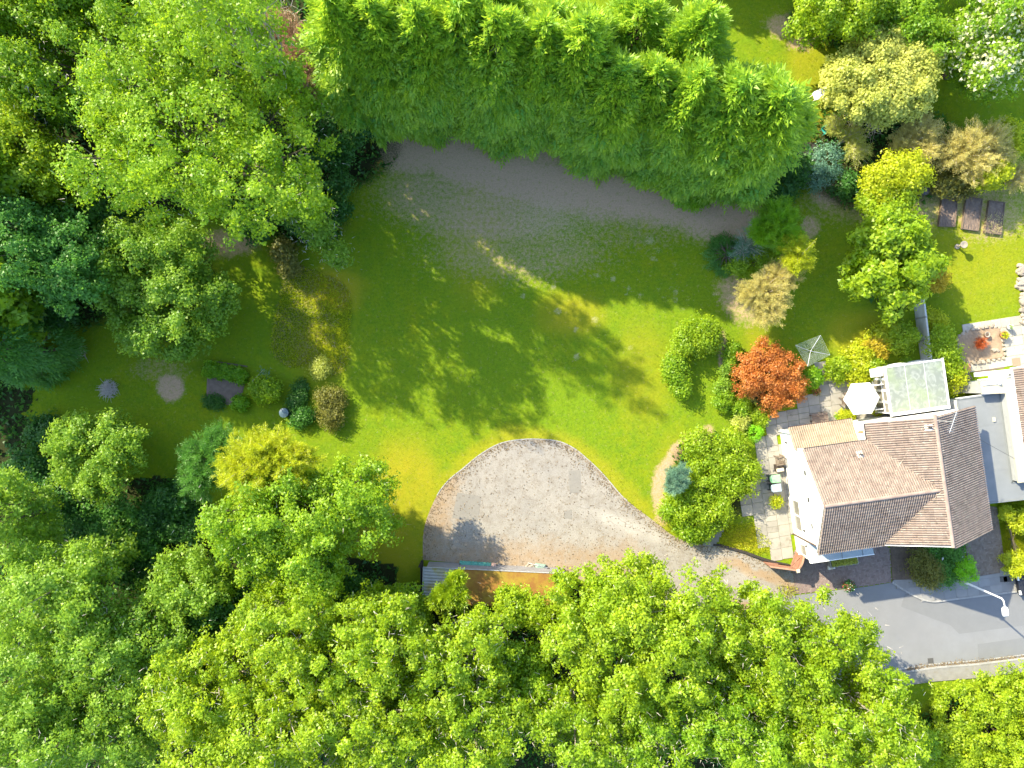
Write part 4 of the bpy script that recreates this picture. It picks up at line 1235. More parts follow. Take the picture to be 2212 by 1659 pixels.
s = SL['nb']; rb_ = MB(); extrude(rb_, [s.at(a, b, -.03) for a, b in s.poly], s.en * -.07)
extrude(rb_, [(15.1, 7.15, 5.68), (19.2, 7.15, 3.2), (19.2, -1.2, 3.2), (15.1, -1.2, 5.68)], (0, 0, -.08))
nroof = rb_.build('roof', under, nh); lay('nb', nroof, tile_me, tile_m, False)
nf = MB(); nf.box((11.06, 2.95, 3.2), (.12, 8.3, .16)); nf.box((13.2, 7.2, 3.2), (4.4, .06, .2)); nf.build('fascia', white_pvc, nh)

# ------------------------------------------------------------------ low outbuilding below the driveway
ob = thing('outbuilding', 'low outbuilding with rusty moss covered flat roof half hidden under trees by driveway', 'outbuilding', (*P(*c4(850, 1080), 0), 0))
obx, oby = ob.location.x, ob.location.y
def OBL(pt, z): p = P(pt[0], pt[1], z); return (p[0] - obx, p[1] - oby)
zr = 1.9
r0, r1, r2, r3 = OBL(c4(345, 970), zr), OBL(c4(560, 984), zr), OBL(c4(1345, 1016), zr), OBL(c4(1335, 1245), zr)
r4, r5 = OBL(c4(550, 1235), zr), OBL(c4(338, 1225), zr)
ins = lambda p, k=.96: (p[0] * k, p[1] * k)
MB().prism([ins(r0), ins(r2), ins(r3), ins(r5)], 0, 1.8).build('wall', M('lilac_render', (.27, .26, .265), (.20, .19, .195), 1.5, .95, .3, 30), ob)
moss = M('moss_roof', (.27, .145, .028), (.22, .10, .03), .9, .97, .9, 18, dirt=(.30, .21, .03), dscale=.7, dlo=.45, dhi=.62)
MB().prism([r1, r2, r3, r4], 1.8, 1.9).build('felt_roof', moss, ob)
corr = M('corrugated_sheet', (.33, .345, .36), (.25, .255, .26), 1.2, .75, dirt=(.30, .27, .10), dscale=.9, dlo=.5, dhi=.65)
for k in range(2):     # two corrugated sheets
    a, b_ = Vector(r0).lerp(Vector(r1), k / 2), Vector(r0).lerp(Vector(r1), (k + 1) / 2)
    d0, d1 = Vector(r5).lerp(Vector(r4), k / 2), Vector(r5).lerp(Vector(r4), (k + 1) / 2)
    vs, fs, n = [], [], 48
    for i in range(n + 1):
        p = a.lerp(d0, i / n); q_ = b_.lerp(d1, i / n); z = 1.87 + .018 * math.sin(i * math.pi / 2.0) + .004 * k
        vs += [(p.x, p.y, z), (q_.x, q_.y, z)]
    for i in range(n): fs.append((2 * i, 2 * i + 2, 2 * i + 3, 2 * i + 1))
    m_ = MB().add(vs, fs); m_.build('roof_sheet', corr, ob)
tr_ = MB(); plank(tr_, (*r0, 1.92), (*r2, 1.92), .05, .06); plank(tr_, (*r0, 1.9), (*r5, 1.9), .05, .08); tr_.build('edge_trim', M('grey_trim', (.45, .45, .46), (.3, .3, .3), 3, .7), ob)
ob2 = MB(); plank(ob2, (*OBL(c4(555, 1222), zr), 1.95), (*OBL(c4(655, 1230), zr), 1.95), .16, .08); ob2.build('ledge', concrete, ob)

# dark boarded fence on its west side
f0, f1 = P(*c4(345, 925)), P(*c4(350, 1225))
fen = thing('fence', 'dark boarded fence at the west end of the low outbuilding', 'fence', (*f0, 0))
fd = Vector((f1[0] - f0[0], f1[1] - f0[1])); L_ = fd.length; an = math.atan2(fd.y, fd.x)
nbd = int(L_ / .15)
bme = MB().box((0, 0, .9), (.14, .025, 1.8)).mesh('board')
for k in range(nbd):
    p = fd * ((k + .5) / nbd); link('board', bme, wood_dark, fen, (p.x, p.y, random.uniform(-.02, .02)), (0, 0, an))
for k in range(3):
    p = fd * (k / 2); MB().box((0, 0, .95), (.1, .1, 1.9)).build('post', wood_dark, fen, loc=(p.x - .08, p.y, 0))
# ------------------------------------------------------------------ things in the garden and on the street
def at(px_, z=0.0): p = G(px_, z); return (p[0], p[1], 0)

# parasol over a garden table
pc = G(c1(1093, 543), 2.25)
par = thing('parasol', 'open white hexagonal parasol shading a garden table beside the conservatory', 'parasol', (pc[0], pc[1], 0))
R_ = 1.33
b = MB(); vs = [(0, 0, 2.62)]; fs = []
for k in range(6):
    a0 = math.radians(60 * k + 4)
    vs.append((R_ * math.cos(a0), R_ * math.sin(a0), 2.2))
for k in range(6):
    a0 = math.radians(60 * k + 34); vs.append((R_ * .86 * math.cos(a0), R_ * .86 * math.sin(a0), 2.235))
for k in range(6): fs += [(0, 1 + k, 7 + k), (0, 7 + k, 1 + (k + 1) % 6)]
n0 = len(vs); vs += [(x, y, z - .12) for x, y, z in vs[1:13]]
for k in range(6):
    fs += [(1 + k, n0 + k, n0 + 6 + k, 7 + k), (7 + k, n0 + 6 + k, n0 + (k + 1) % 6, 1 + (k + 1) % 6)]
b.add(vs, fs); b.build('canopy', M('white_canvas', (.84, .83, .80), (.80, .79, .76), 2, .85), par)
MB().tube([(0, 0, .1), (0, 0, 2.72)], [.025, .022], 8).build('pole', wood, par)
MB().lathe([(.27, 0), (.27, .06), (.08, .1), (.05, .3)], (0, 0, .05), 16).build('base', concrete, par)
rb = MB()
for k in range(6):
    a0 = math.radians(60 * k + 4); rb.tube([(.03 * math.cos(a0), .03 * math.sin(a0), 2.55), (R_ * .97 * math.cos(a0), R_ * .97 * math.sin(a0), 2.17)], .012, 4)
rb.build('rib', wood, par)
tb = thing('garden_table', 'round slatted wooden table under the white parasol', 'table', (pc[0], pc[1], .05))
for k in range(9):
    y = -.56 + k * .14; hw = math.sqrt(max(.02, .62 ** 2 - y * y)); MB().box((0, 0, 0), (2 * hw, .125, .03)).build('slat', wood, tb, loc=(0, y, .72))
for sx, sy in ((1, 1), (1, -1), (-1, 1), (-1, -1)): MB().box((sx * .36, sy * .36, .35), (.06, .06, .7)).build('leg', wood, tb)
def wood_chair(loc, rz, label, group=None, w_=.6, cat='chair', slats=5):
    t = thing('garden_chair', label, cat, (loc[0], loc[1], .05), rz, group)
    for sx in (-1, 1):
        MB().box((sx * (w_ / 2 - .03), .24, .32), (.055, .055, .64)).build('leg', wood, t)
        MB().box((sx * (w_ / 2 - .03), -.24, .45), (.055, .055, .9)).build('leg', wood, t)
        MB().box((sx * (w_ / 2 - .03), .02, .645), (.075, .62, .03)).build('armrest', wood, t)
    for k in range(slats):
        MB().box((0, -.2 + k * .45 / (slats - 1), .42), (w_ - .12, .08, .025)).build('seat_slat', wood, t)
    for k in range(int(w_ / .13)):
        MB().box((-w_ / 2 + .12 + k * (w_ - .24) / max(1, int(w_ / .13) - 1), -.25, .68), (.06, .02, .42)).build('back_slat', wood, t)
    MB().box((0, -.25, .9), (w_ - .06, .03, .07)).build('top_rail', wood, t)
    return t
ch = G(c1(975, 560), .5)
wood_chair(ch, math.radians(-82), 'brown wooden armchair poking out on the left of the white parasol')
ch = G(c1(1185, 615), .5); wood_chair(ch, math.radians(130), 'wooden armchair partly under the right side of the parasol')
wood_chair(G(c1(522, 968), .5), math.radians(98), 'slatted wooden garden armchair against white side wall of the house', w_=.72)
bn = G(c1(800, 676), .6)
t = thing('garden_bench', 'brown wooden table bench in shade behind the low tiled lean to', 'bench', (bn[0], bn[1], .05), math.radians(8))
for k in range(5): MB().box((0, -.28 + k * .14, .6), (1.25, .125, .03)).build('slat', M('dark_bench', (.13, .085, .065), (.1, .065, .05), 5, .8, island=.2) if k == 0 else bpy.data.materials['dark_bench'], t)
for sx, sy in ((1, 1), (1, -1), (-1, 1), (-1, -1)): MB().box((sx * .52, sy * .24, .29), (.07, .07, .58)).build('leg', bpy.data.materials['dark_bench'], t)
MB().box((0, .38, .35), (1.3, .05, .06)).build('rail', wood, t)
rt = G(c1(521, 1020), .4)
t = thing('rattan_box', 'dark woven storage box with cream cushion beside wooden armchair', 'storage box', (rt[0], rt[1], .05), math.radians(8))
MB().box((0, 0, .22), (.6, .5, .44)).build('body', M('rattan', (.06, .045, .035), (.04, .03, .025), 30, .8, .6, 90), t)
MB().prism([(-.28, -.3), (.28, -.3), (.28, -.04), (-.28, -.04)], .44, .52, .03).build('cushion', cream, t)

# wheelie bins
def bin_(px_, lid, label):
    p = G(px_, 1.05); t = thing('wheelie_bin', label, 'bin', (p[0], p[1], .05), math.radians(97), 'wheelie bins by the house wall')
    b = MB(); vs = []
    for (w_, d_, z) in ((.22, .25, .06), (.27, .33, .95)): vs += [(-w_, -d_, z), (w_, -d_, z), (w_, d_, z), (-w_, d_, z)]
    b.add(vs, [(0, 3, 2, 1), (4, 5, 6, 7), (0, 1, 5, 4), (1, 2, 6, 5), (2, 3, 7, 6), (3, 0, 4, 7)]); b.build('body', M('bin_body', (.05, .09, .07), (.04, .07, .06), 3, .5) if 'bin_body' not in bpy.data.materials else bpy.data.materials['bin_body'], t)
    l = MB(); l.prism([(-.3, -.36), (.3, -.36), (.3, .3), (.22, .38), (-.22, .38), (-.3, .3)], .955, 1.04, .035); lo = l.build('lid', lid, t)
    MB().tube([(-.2, .42, 1.0), (.2, .42, 1.0)], .02, 6).build('handle', lid, t)
    for sx in (-1, 1): MB().tube([(sx * .2, .3, .1), (sx * .26, .3, .1)], .1, 12).build('wheel', dark_plastic, t)
bin_(c1(497, 1098), M('lid_green', (.26, .52, .27), (.22, .46, .24), 2, .4, spec=.5), 'wheelie bin with pale green lid by white side wall')
bin_(c1(503, 1162), M('lid_blue', (.30, .37, .44), (.24, .30, .37), 2, .4, spec=.5), 'wheelie bin with blue grey lid next to the green lidded one')

# rotary clothes airer
cx, cy = G(c1(745, 214), 1.85)
air = thing('rotary_airer', 'square rotary clothes airer with metal arms standing on the shaded lawn', 'clothes airer', (cx, cy, 0))
cr = [G(c1(*p), 1.95) for p in ((805, 105), (870, 240), (715, 320), (630, 175))]
cr = [(p[0] - cx, p[1] - cy) for p in cr]
MB().tube([(0, 0, 0), (0, 0, 1.9)], [.025, .022], 8).build('pole', steel, air)
for p in cr: MB().tube([(0, 0, 1.62), (p[0], p[1], 1.98)], [.02, .016], 6).build('arm', steel, air)
MB().lathe([(.05, -.06), (.06, 0), (.05, .1), (.02, .14)], (0, 0, 1.62), 10).build('hub', steel, air)
ln = MB()
for k in range(11):
    f = .25 + .75 * k / 10
    for i in range(4):
        p, q = cr[i], cr[(i + 1) % 4]; z = 1.62 + .36 * f
        ln.tube([(p[0] * f, p[1] * f, z), ((p[0] + q[0]) / 2 * f, (p[1] + q[1]) / 2 * f, z - .015), (q[0] * f, q[1] * f, z)], .006, 3, False)
ln.build('line', M('washing_line', (.52, .60, .55), None, 3, .5), air)

# pots and small garden things
def pot(px_, label, m, r=.2, h=.34, plant=None, cat='plant pot', group=None, z=.05, n=260, hh=.35, name='plant_pot'):
    p = G(px_, z + h); t = thing(name, label, cat, (p[0], p[1], z), 0, group)
    MB().lathe([(r * .68, 0), (r * .95, h * .85), (r * 1.08, h * .86), (r * 1.08, h), (r * .9, h), (r * .88, h * .85), (.01, h * .84)], (0, 0, 0), 16).build('pot', m, t, True)
    MB().lathe([(r * .87, h * .82), (r * .5, h * .88), (.02, h * .9)], (0, 0, 0), 12).build('compost', soil_m, t)
    if plant:
        for mk, k in plant:
            a = rdir(k) * (rng.random((k, 1)) ** .4) * np.array([hh, hh, hh * .7]); a[:, 2] = np.abs(a[:, 2]) + h
            link('foliage' if mk == plant[0][0] else 'blossom', quads_mesh('f', leaf_quads(a, rdir(k) + np.array([0, 0, .4]), norm(rdir(k) + np.array([0, 0, .9])), .13, .07), rng.random(k)), LM[mk], t)
    return t
LM['pink'] = leafmat('leaf_pink', (.55, .08, .08), (.65, .16, .12), .3)
LM['wht'] = leafmat('petal_white', (.75, .75, .72), (.85, .85, .82), .3)
pot(c1(775, 492), 'pot of red and green flowers beside the orange acer', terracotta, .2, .32, [('olive', 240), ('pink', 90)], hh=.36)
pot(c1(920, 668), 'teal green plastic pot by the lean to roof', M('teal_plastic', (.02, .30, .22), None, 2, .4), .17, .3, [('mid', 60)], hh=.2)
pot(c1(1180, 412), 'pale stone pot in the corner by conservatory side door', cream, .18, .36, [('pink', 60), ('mid', 60)], hh=.22)
pot(nb(965, 900), 'small white glazed pot on neighbour patio', white_pvc, .19, .4, [('wht', 60), ('mid', 40)], z=.06, hh=.2)
pot(nb(905, 985), 'large terracotta pot with trailing yellow green plant on neighbour patio', terracotta, .27, .4, [('yellow', 120)], z=.06, hh=.3)
pot(nb(730, 980), 'round pale stone pot in the dug flower bed', stone_m, .2, .3, z=.14)
pot(c2(998, 545), 'planter of white and red flowers at the edge of block paving', dark_plastic, .3, .35, [('dark', 420), ('wht', 60), ('pink', 80)], hh=.5)
pot(c1(496, 1256), 'pot shrub with spiky yellow green leaves near the wheelie bins', terracotta, .24, .3, [('yellow', 520), ('lime', 200)], hh=.62)

# stones edging the dug bed, and loose stones
BW = bedw
def stone(x, y, z, s, parent, name='stone'):
    b = MB(); n = 7; vs = []
    rr = [s * random.uniform(.7, 1.15) for _ in range(n)]
    for (k, zz) in ((1, -.3), (1.05, .25), (.7, .6)):
        vs += [(rr[i] * k * math.cos(2 * math.pi * i / n), rr[i] * k * .8 * math.sin(2 * math.pi * i / n), zz * s) for i in range(n)]
    fs = [tuple(range(2 * n, 3 * n))]
    for l in range(2): fs += [(l * n + i, l * n + (i + 1) % n, (l + 1) * n + (i + 1) % n, (l + 1) * n + i) for i in range(n)]
    b.add(vs, fs); return b.build(name, stone_m, parent, loc=(x, y, z), rot=(0, 0, random.uniform(0, 3)))
ed = thing('stone_edging', 'ring of rough stones edging the dug flower bed on neighbour patio', 'edging', (BW[0][0], BW[0][1], .06))
o0 = BW[0]
for a, c in zip(BW, BW[1:] + BW[:1]):
    k = max(1, int(math.dist(a, c) / .34))
    for j in range(k):
        f = (j + random.uniform(.2, .6)) / k
        stone(a[0] + (c[0] - a[0]) * f - o0[0], a[1] + (c[1] - a[1]) * f - o0[1], .05, random.uniform(.13, .22), ed)
rk = thing('rockery', 'low dry stone rockery wall along the right edge of the sunny lawn', 'rockery', (*G(nb(1040, 550)), 0))
o0 = G(nb(1040, 550))
for i in range(90):
    v = random.uniform(260, 860); u = 1015 + (v - 260) * .09 + random.uniform(0, 95)
    p = G(nb(u, v)); stone(p[0] - o0[0], p[1] - o0[1], random.uniform(.02, .25), random.uniform(.16, .3), rk)
for pt, s_ in ((nb(790, 1140), .2), (nb(830, 1145), .17)):
    p = G(pt, .2); o = stone(0, 0, 0, s_, None, 'boulder'); o.location = (p[0], p[1], .2)
    tag(o, 'pale boulder in bed corner, ' + ('left of the pair' if s_ == .2 else 'right of the pair'), 'stone', 'pale boulders in the dug bed')
p = G(nb(1025, 1265), .07); tag(MB().box((0, 0, 0), (.62, .62, .03)).build('doormat', M('door_mat', (.27, .21, .15), (.2, .16, .11), 20, .95, .4, 60), None, loc=(p[0], p[1], .085), rot=(0, 0, .14)), 'square brown mat on the neighbour patio by white fascia', 'mat')
p = G(nb(505, 1325), .1)
t = thing('crate', 'orange brown square crate on neighbour patio beside the green bush', 'crate', (p[0], p[1], .06), .1)
MB().box((0, 0, .17), (.55, .62, .03)).build('lid', M('orange_wood', (.5, .26, .14), (.44, .22, .12), 4, .8), t); MB().box((0, 0, .08), (.5, .56, .15)).build('body', wood, t)
p = G(nb(490, 1420), .6)
t = thing('covered_barbecue', 'dark draped cover over a square garden object beside extension', 'barbecue', (p[0], p[1], .05), .6)
MB().prism([(-.45, -.4), (.4, -.45), (.45, .4), (-.4, .45)], 0, .75, .14).build('cover', M('dark_cover', (.12, .105, .085), (.09, .08, .065), 3, .8, .3, 20), t)

# concrete panel boundary wall
w0, w1 = P(1972, 640), P(1990, 785)
bw_ = thing('boundary_wall', 'pale concrete panel garden wall running between the two rear gardens', 'wall', (w0[0], w0[1], 0))
d = Vector((w1[0] - w0[0], w1[1] - w0[1])); L_ = d.length; an = math.atan2(d.y, d.x); nsec = 3
for k in range(nsec + 1):
    p = d * (k / nsec); MB().box((0, 0, .72), (.13, .13, 1.44)).build('post', concrete, bw_, loc=(p.x, p.y, 0), rot=(0, 0, an))
for k in range(nsec):
    p = d * ((k + .5) / nsec)
    for j in range(4): MB().box((0, 0, .17 + j * .335), (L_ / nsec - .14, .055, .32)).build('panel', M('pale_concrete', (.62, .61, .57), (.5, .49, .46), 1.5, .92, .25, 40, island=.12) if (k, j) == (0, 0) else bpy.data.materials['pale_concrete'], bw_, loc=(p.x, p.y, 0), rot=(0, 0, an))
    MB().box((0, 0, 1.38), (L_ / nsec - .05, .12, .06)).build('coping', bpy.data.materials['pale_concrete'], bw_, loc=(p.x, p.y, 0), rot=(0, 0, an))

# brown timber gates at the end of the lane
def gate(g0, g1, h, label, arch=0.0, lean=0.0):
    p0, p1 = G(g0), G(g1); d = Vector((p1[0] - p0[0], p1[1] - p0[1])); L_ = d.length; an = math.atan2(d.y, d.x)
    t = thing('timber_gate', label, 'gate', (p0[0], p0[1], .03), an, 'brown timber gates at the lane end')
    n = int(L_ / .125)
    for k in range(n):
        x = (k + .5) * L_ / n; hh = h + arch * math.sin(math.pi * (k + .5) / n) 
        MB().box((0, 0, hh / 2), (L_ / n - .008, .028, hh)).build('board', gate_m, t, loc=(x, 0, .03))
    for z in (.3, h * .55, h - .15): MB().box((L_ / 2, .045, z), (L_, .05, .1)).build('rail', gate_m, t)
    br = MB(); plank(br, (.05, .05, .35), (L_ - .05, .05, h - .2), .045, .1); br.build('brace', gate_m, t)
    cp = MB()
    k2 = 8
    for k in range(k2):
        a, c = k / k2, (k + 1) / k2
        plank(cp, (a * L_, 0, h + .06 + arch * math.sin(math.pi * a)), (c * L_, 0, h + .06 + arch * math.sin(math.pi * c)), .11, .05)
    cp.build('capping', M('gate_capping', (.42, .25, .17), (.36, .2, .13), 3, .8) if 'gate_capping' not in bpy.data.materials else bpy.data.materials['gate_capping'], t)
    return t
gate(gc(268, 690), gc(690, 748), 1.45, 'brown timber gate leaf lying along the lane edge')
gate(gc(720, 745), gc(815, 520), 1.45, 'brown timber gate leaf with arched top against the white house corner', .22)
p = G(gc(715, 755))
gp = thing('gate_post', 'stout cream capped gate post between the two brown gate leaves', 'post', (p[0], p[1], .02), .15)
MB().box((0, 0, .8), (.16, .16, 1.6)).build('shaft', gate_m, gp); MB().prism([(-.13, -.13), (.13, -.13), (.13, .13), (-.13, .13)], 1.6, 1.68, .03).build('cap', cream, gp)
# dark sleeper wall along the north edge of the lane
pts = [G(c2(*q)) for q in ((60, 262), (110, 264), (280, 312), (400, 356), (500, 385), (585, 402))]
slw = thing('sleeper_wall', 'low wall of dark timber sleepers along the north side of the lane', 'wall', (pts[0][0], pts[0][1], 0))
for i, (a, c) in enumerate(zip(pts[:-1], pts[1:])):
    hh = .14 + .06 * i; L_ = math.dist(a, c); k = max(1, round(L_ / 1.3))
    for j in range(k):
        f = (j + .5) / k
        MB().box((0, 0, hh / 2), (L_ / k - .02, .16, hh)).build('sleeper', wood_dark, slw, loc=(a[0] + (c[0] - a[0]) * f - pts[0][0], a[1] + (c[1] - a[1]) * f - pts[0][1], 0), rot=(0, 0, math.atan2(c[1] - a[1], c[0] - a[0])))
# stone steps
st = thing('garden_steps', 'five grey slab steps climbing from the lane beside the big bush', 'steps', (*G(c1(70, 1450)), 0))
o0 = G(c1(70, 1450))
for k in range(6):
    p = G(c1(112 - k * 15, 1365 + k * 36)); MB().box((0, 0, 0), (1.05, .40, .1)).build('step', M('step_stone', (.23, .225, .21), (.17, .165, .155), 2, .95, .3, 40, island=.2) if k == 0 else bpy.data.materials['step_stone'], st, loc=(p[0] - o0[0], p[1] - o0[1], .42 - .075 * k), rot=(0, 0, -.12))

# trough planter and ornaments under the porch
a, c = P(*gc(1385, 650), .5), P(*gc(1850, 612), .5)
t = thing('trough_planter', 'long grey trough planter standing on block paving before the porch', 'planter', ((a[0] + c[0]) / 2, (a[1] + c[1]) / 2 - .28, .05), math.radians(8))
L_ = math.dist(a, c)
b = MB()
for dy in (-.3, .3): b.box((0, dy, .24), (L_, .06, .48))
for dx in (-L_ / 2 + .03, L_ / 2 - .03): b.box((dx, 0, .24), (.06, .54, .48))
b.build('trough', concrete, t); MB().box((0, 0, .2), (L_ - .1, .52, .36)).build('soil', soil_m, t)
k = 900; a_ = np.stack([rng.uniform(-L_ / 2 + .1, L_ / 2 - .1, k), rng.uniform(-.24, .24, k), rng.uniform(.38, .6, k)], 1)
link('foliage', quads_mesh('foliage', leaf_quads(a_, rdir(k) + np.array([0, 0, .5]), norm(rdir(k) + np.array([0, 0, 1])), .13, .07), rng.random(k)), LM['pale'], t)
p = P(*gc(1405, 790), .2)
t = thing('stone_ornament', 'small white carved ornament on block paving beside the trough', 'ornament', (p[0], p[1], .05), .2)
MB().prism([(-.26, -.12), (.3, -.12), (.22, .14), (-.2, .14)], 0, .22, .05).build('block', white_pvc, t); MB().lathe([(.11, 0), (.12, .06), (.03, .14)], (0, 0, .21), 10).build('finial', cream, t)

# street lamp
e_ = P(2167.7, 1294.5, 5.3); h_ = P(2170.8, 1321, 5.3)
lamp = thing('street_lamp', 'tall pale steel street lamp leaning its arm over the grey road', 'street lamp', (e_[0], e_[1], 0))
MB().tube([(0, 0, 0), (0, 0, 1.4), (0, 0, 1.45), (0, 0, 5.0), (0, 0, 5.15)], [.10, .10, .075, .06, .055], 12).build('pole', lamp_paint, lamp, True)
hx, hy = h_[0] - e_[0], h_[1] - e_[1]
MB().tube([(0, 0, 5.1), (hx * .12, hy * .12, 5.28), (hx * .5, hy * .5, 5.34), (hx * .8, hy * .8, 5.34)], [.055, .05, .045, .045], 10).build('arm', lamp_paint, lamp, True)
hd = MB().prism([(-.16, -.3), (.16, -.3), (.2, -.2), (.2, .2), (.12, .32), (-.12, .32), (-.2, .2), (-.2, -.2)], 5.27, 5.42, .04).build('lantern', M('lantern_white', (.82, .82, .80), (.78, .78, .77), 3, .4), lamp, loc=(hx, hy, 0), rot=(0, 0, math.atan2(hy, hx) + math.pi / 2))
MB().box((0, 0, 5.262), (.3, .46, .02)).build('lens', glass_m, hd)
MB().box((.0, .105, .7), (.09, .02, .5)).build('access_door', lamp_paint, lamp)

# raised vegetable beds
for i, (cn, lab) in enumerate(zip(([(1650, 1340), (1757, 1350), (1735, 1565), (1625, 1560)], [(1815, 1360), (1925, 1375), (1897, 1595), (1787, 1580)], [(1975, 1385), (2080, 1400), (2055, 1620), (1942, 1605)]),
        ('raised soil bed with timber edges, nearest the yellow green tree', 'raised soil bed with timber edges, middle one of the row', 'raised soil bed scattered with dry stalks, rightmost of the row'))):
    pp = [G(c3(*q), .22) for q in cn]; cx = sum(q[0] for q in pp) / 4; cy = sum(q[1] for q in pp) / 4
    t = thing('raised_bed', lab, 'raised bed', (cx, cy, 0), 0, 'raised beds in the neighbour garden')
    loc = [(q[0] - cx, q[1] - cy) for q in pp]
    for a, c in zip(loc, loc[1:] + loc[:1]):
        MB().box((0, 0, .12), (math.dist(a, c) + .03, .045, .24)).build('edge_board', wood, t, loc=((a[0] + c[0]) / 2, (a[1] + c[1]) / 2, 0), rot=(0, 0, math.atan2(c[1] - a[1], c[0] - a[0])))
    b = MB(); n = 12; vs, fs = [], []
    for a in range(n + 1):
        for k in range(n + 1):
            l = Vector(loc[0]).lerp(Vector(loc[1]), a / n); r = Vector(loc[3]).lerp(Vector(loc[2]), a / n); q = l.lerp(r, k / n)
            vs.append((q.x * .97, q.y * .97, .19 + random.uniform(-.03, .03)))
    for a in range(n):
        for k in range(n): fs.append((a * (n + 1) + k, a * (n + 1) + k + 1, (a + 1) * (n + 1) + k + 1, (a + 1) * (n + 1) + k))
    o = b.add(vs, fs).build('soil', bpy.data.materials['dark_soil'], t)
    if o.data.polygons[0].normal.z < 0: o.data.flip_normals()
    if i == 2:
        e = np.array([(v[0], v[1], .24) for v in vs if v[1] < .3]); Q = leaf_quads(e[rng.integers(0, len(e), 140)] + rng.normal(size=(140, 3)) * np.array([.06, .06, .02]), rdir(140) * np.array([1, 1, .15]), np.tile([0, 0, 1.0], (140, 1)), .35, .03)
        link('stalks', quads_mesh('stalks', Q, rng.random(140)), LM['drygrass'], t)

# white and teal garden furniture under the flowering shrub
p = P(1771, 203, .7)
t = thing('white_table', 'white plastic garden table beside the pale flowering tree', 'table', (p[0], p[1], 0), .4)
MB().prism([(-.55, -.3), (.1, -.42), (.62, .1), (.45, .38), (-.5, .32)], .67, .72, .02).build('top', white_pvc, t)
for x, y in ((-.4, -.2), (.3, -.2), (.4, .25), (-.4, .22)): MB().tube([(x, y, 0), (x * .9, y * .9, .67)], .03, 8).build('leg', white_pvc, t)
p = P(1784, 281, .45); teal = M('teal_chair', (.03, .32, .28), (.025, .26, .23), 3, .4)
t = thing('plastic_chair', 'small teal plastic chair on bare ground by shrubs', 'chair', (p[0], p[1], 0), .5)
MB().prism([(-.25, -.25), (.25, -.25), (.25, .25), (-.25, .25)], .4, .44, .01).build('seat', teal, t); MB().box((0, .26, .65), (.46, .04, .45)).build('backrest', teal, t)
for x, y in ((-.2, -.2), (.2, -.2), (.2, .2), (-.2, .2)): MB().tube([(x, y, 0), (x, y, .4)], .022, 6).build('leg', teal, t)
t = thing('log_deck', 'dark weathered boards laid as a small deck in conifer shade', 'decking', (*P(1742, 325), 0), -.35)
for k in range(8): MB().box((0, 0, .05), (.22, 1.3, .08)).build('board', wood_dark, t, loc=(-1 + k * .27, random.uniform(-.08, .08), 0))
p = P(2000, 410, .9)
t = thing('compost_bin', 'black plastic compost bin half hidden beside the yellow green tree', 'compost bin', (p[0], p[1], 0))
MB().lathe([(.42, 0), (.36, .7), (.34, .75)], (0, 0, 0), 18).build('body', dark_plastic, t); MB().lathe([(.37, .75), (.37, .8), (.12, .88)], (0, 0, 0), 18).build('lid', dark_plastic, t)
p = P(2083, 528, .9)
t = thing('bird_bath', 'small grey stone bird bath on the sunny lawn below raised beds', 'bird bath', (p[0], p[1], 0))
MB().lathe([(.2, 0), (.2, .08), (.09, .14), (.08, .7), (.14, .76)], (0, 0, 0), 14).build('pedestal', stone_m, t); MB().lathe([(.14, .76), (.27, .82), (.28, .9), (.22, .9), (.03, .85)], (0, 0, 0), 16).build('bowl', stone_m, t)

# tarpaulin roll and clutter along the north wall of the low outbuilding
a, c = G(c4(600, 948), .3), G(c4(815, 962), .3)
t = thing('tarpaulin_roll', 'long green tarpaulin roll with pinkish end lying against low outbuilding wall', 'tarpaulin', ((a[0] + c[0]) / 2, (a[1] + c[1]) / 2, 0), math.atan2(c[1] - a[1], c[0] - a[0]))
L_ = math.dist(a, c); b = MB(); n = 26; pts = []; rad = []
for k in range(n): pts.append((-L_ / 2 + L_ * k / (n - 1), .015 * math.sin(k * 2.1), .26 + .012 * math.sin(k * 1.3))); rad.append(.24 + .018 * math.sin(k * 2.6) + random.uniform(-.012, .012))
tarp = M('green_tarp', (.05, .235, .175), (.10, .30, .24), 5, .5, .6, 14, spec=.4)
b.tube(pts, rad, 12); b.build('roll', tarp, t)
MB().tube([(L_ / 2 - .02, 0, .26), (L_ / 2 + .22, 0, .25), (L_ / 2 + .36, .01, .25)], [.235, .225, .2], 12).build('sleeve', M('pink_cloth', (.46, .30, .24), (.4, .26, .2), 4, .8), t)
MB().tube([(-L_ / 2 + .02, 0, .26), (-L_ / 2 - .05, .02, .5), (-L_ / 2 + .05, .08, .62)], [.03] * 3, 6).build('strap', dark_plastic, t)
t = thing('rubble_heap', 'strewn stones and sticks along the edge beside tarpaulin roll', 'rubble', (*G(c4(960, 975)), 0)); o0 = G(c4(960, 975))
for i in range(34):
    p = G(c4(random.choice([random.uniform(858, 900), random.uniform(980, 1110)]), random.uniform(945, 985))); stone(p[0] - o0[0], p[1] - o0[1], random.uniform(.05, .2), random.uniform(.07, .17), t)
for i in range(14):
    x, y = random.uniform(-1.1, -.5), random.uniform(-.1, .2); MB().tube([(x, y, .1), (x + random.uniform(-.4, .4), y + random.uniform(-.3, .3), .35)], .02, 4).build('stick', wood_dark, t)
p = G(c4(1155, 978), .4)
t = thing('wheelbarrow', 'upturned pale green wheelbarrow lying by the outbuilding edge', 'wheelbarrow', (p[0], p[1], 0), -.1)
v0 = [(-.42, -.3, .12), (.42, -.26, .12), (.42, .26, .12), (-.42, .3, .12), (-.25, -.18, .4), (.28, -.16, .38), (.28, .16, .38), (-.25, .18, .4)]
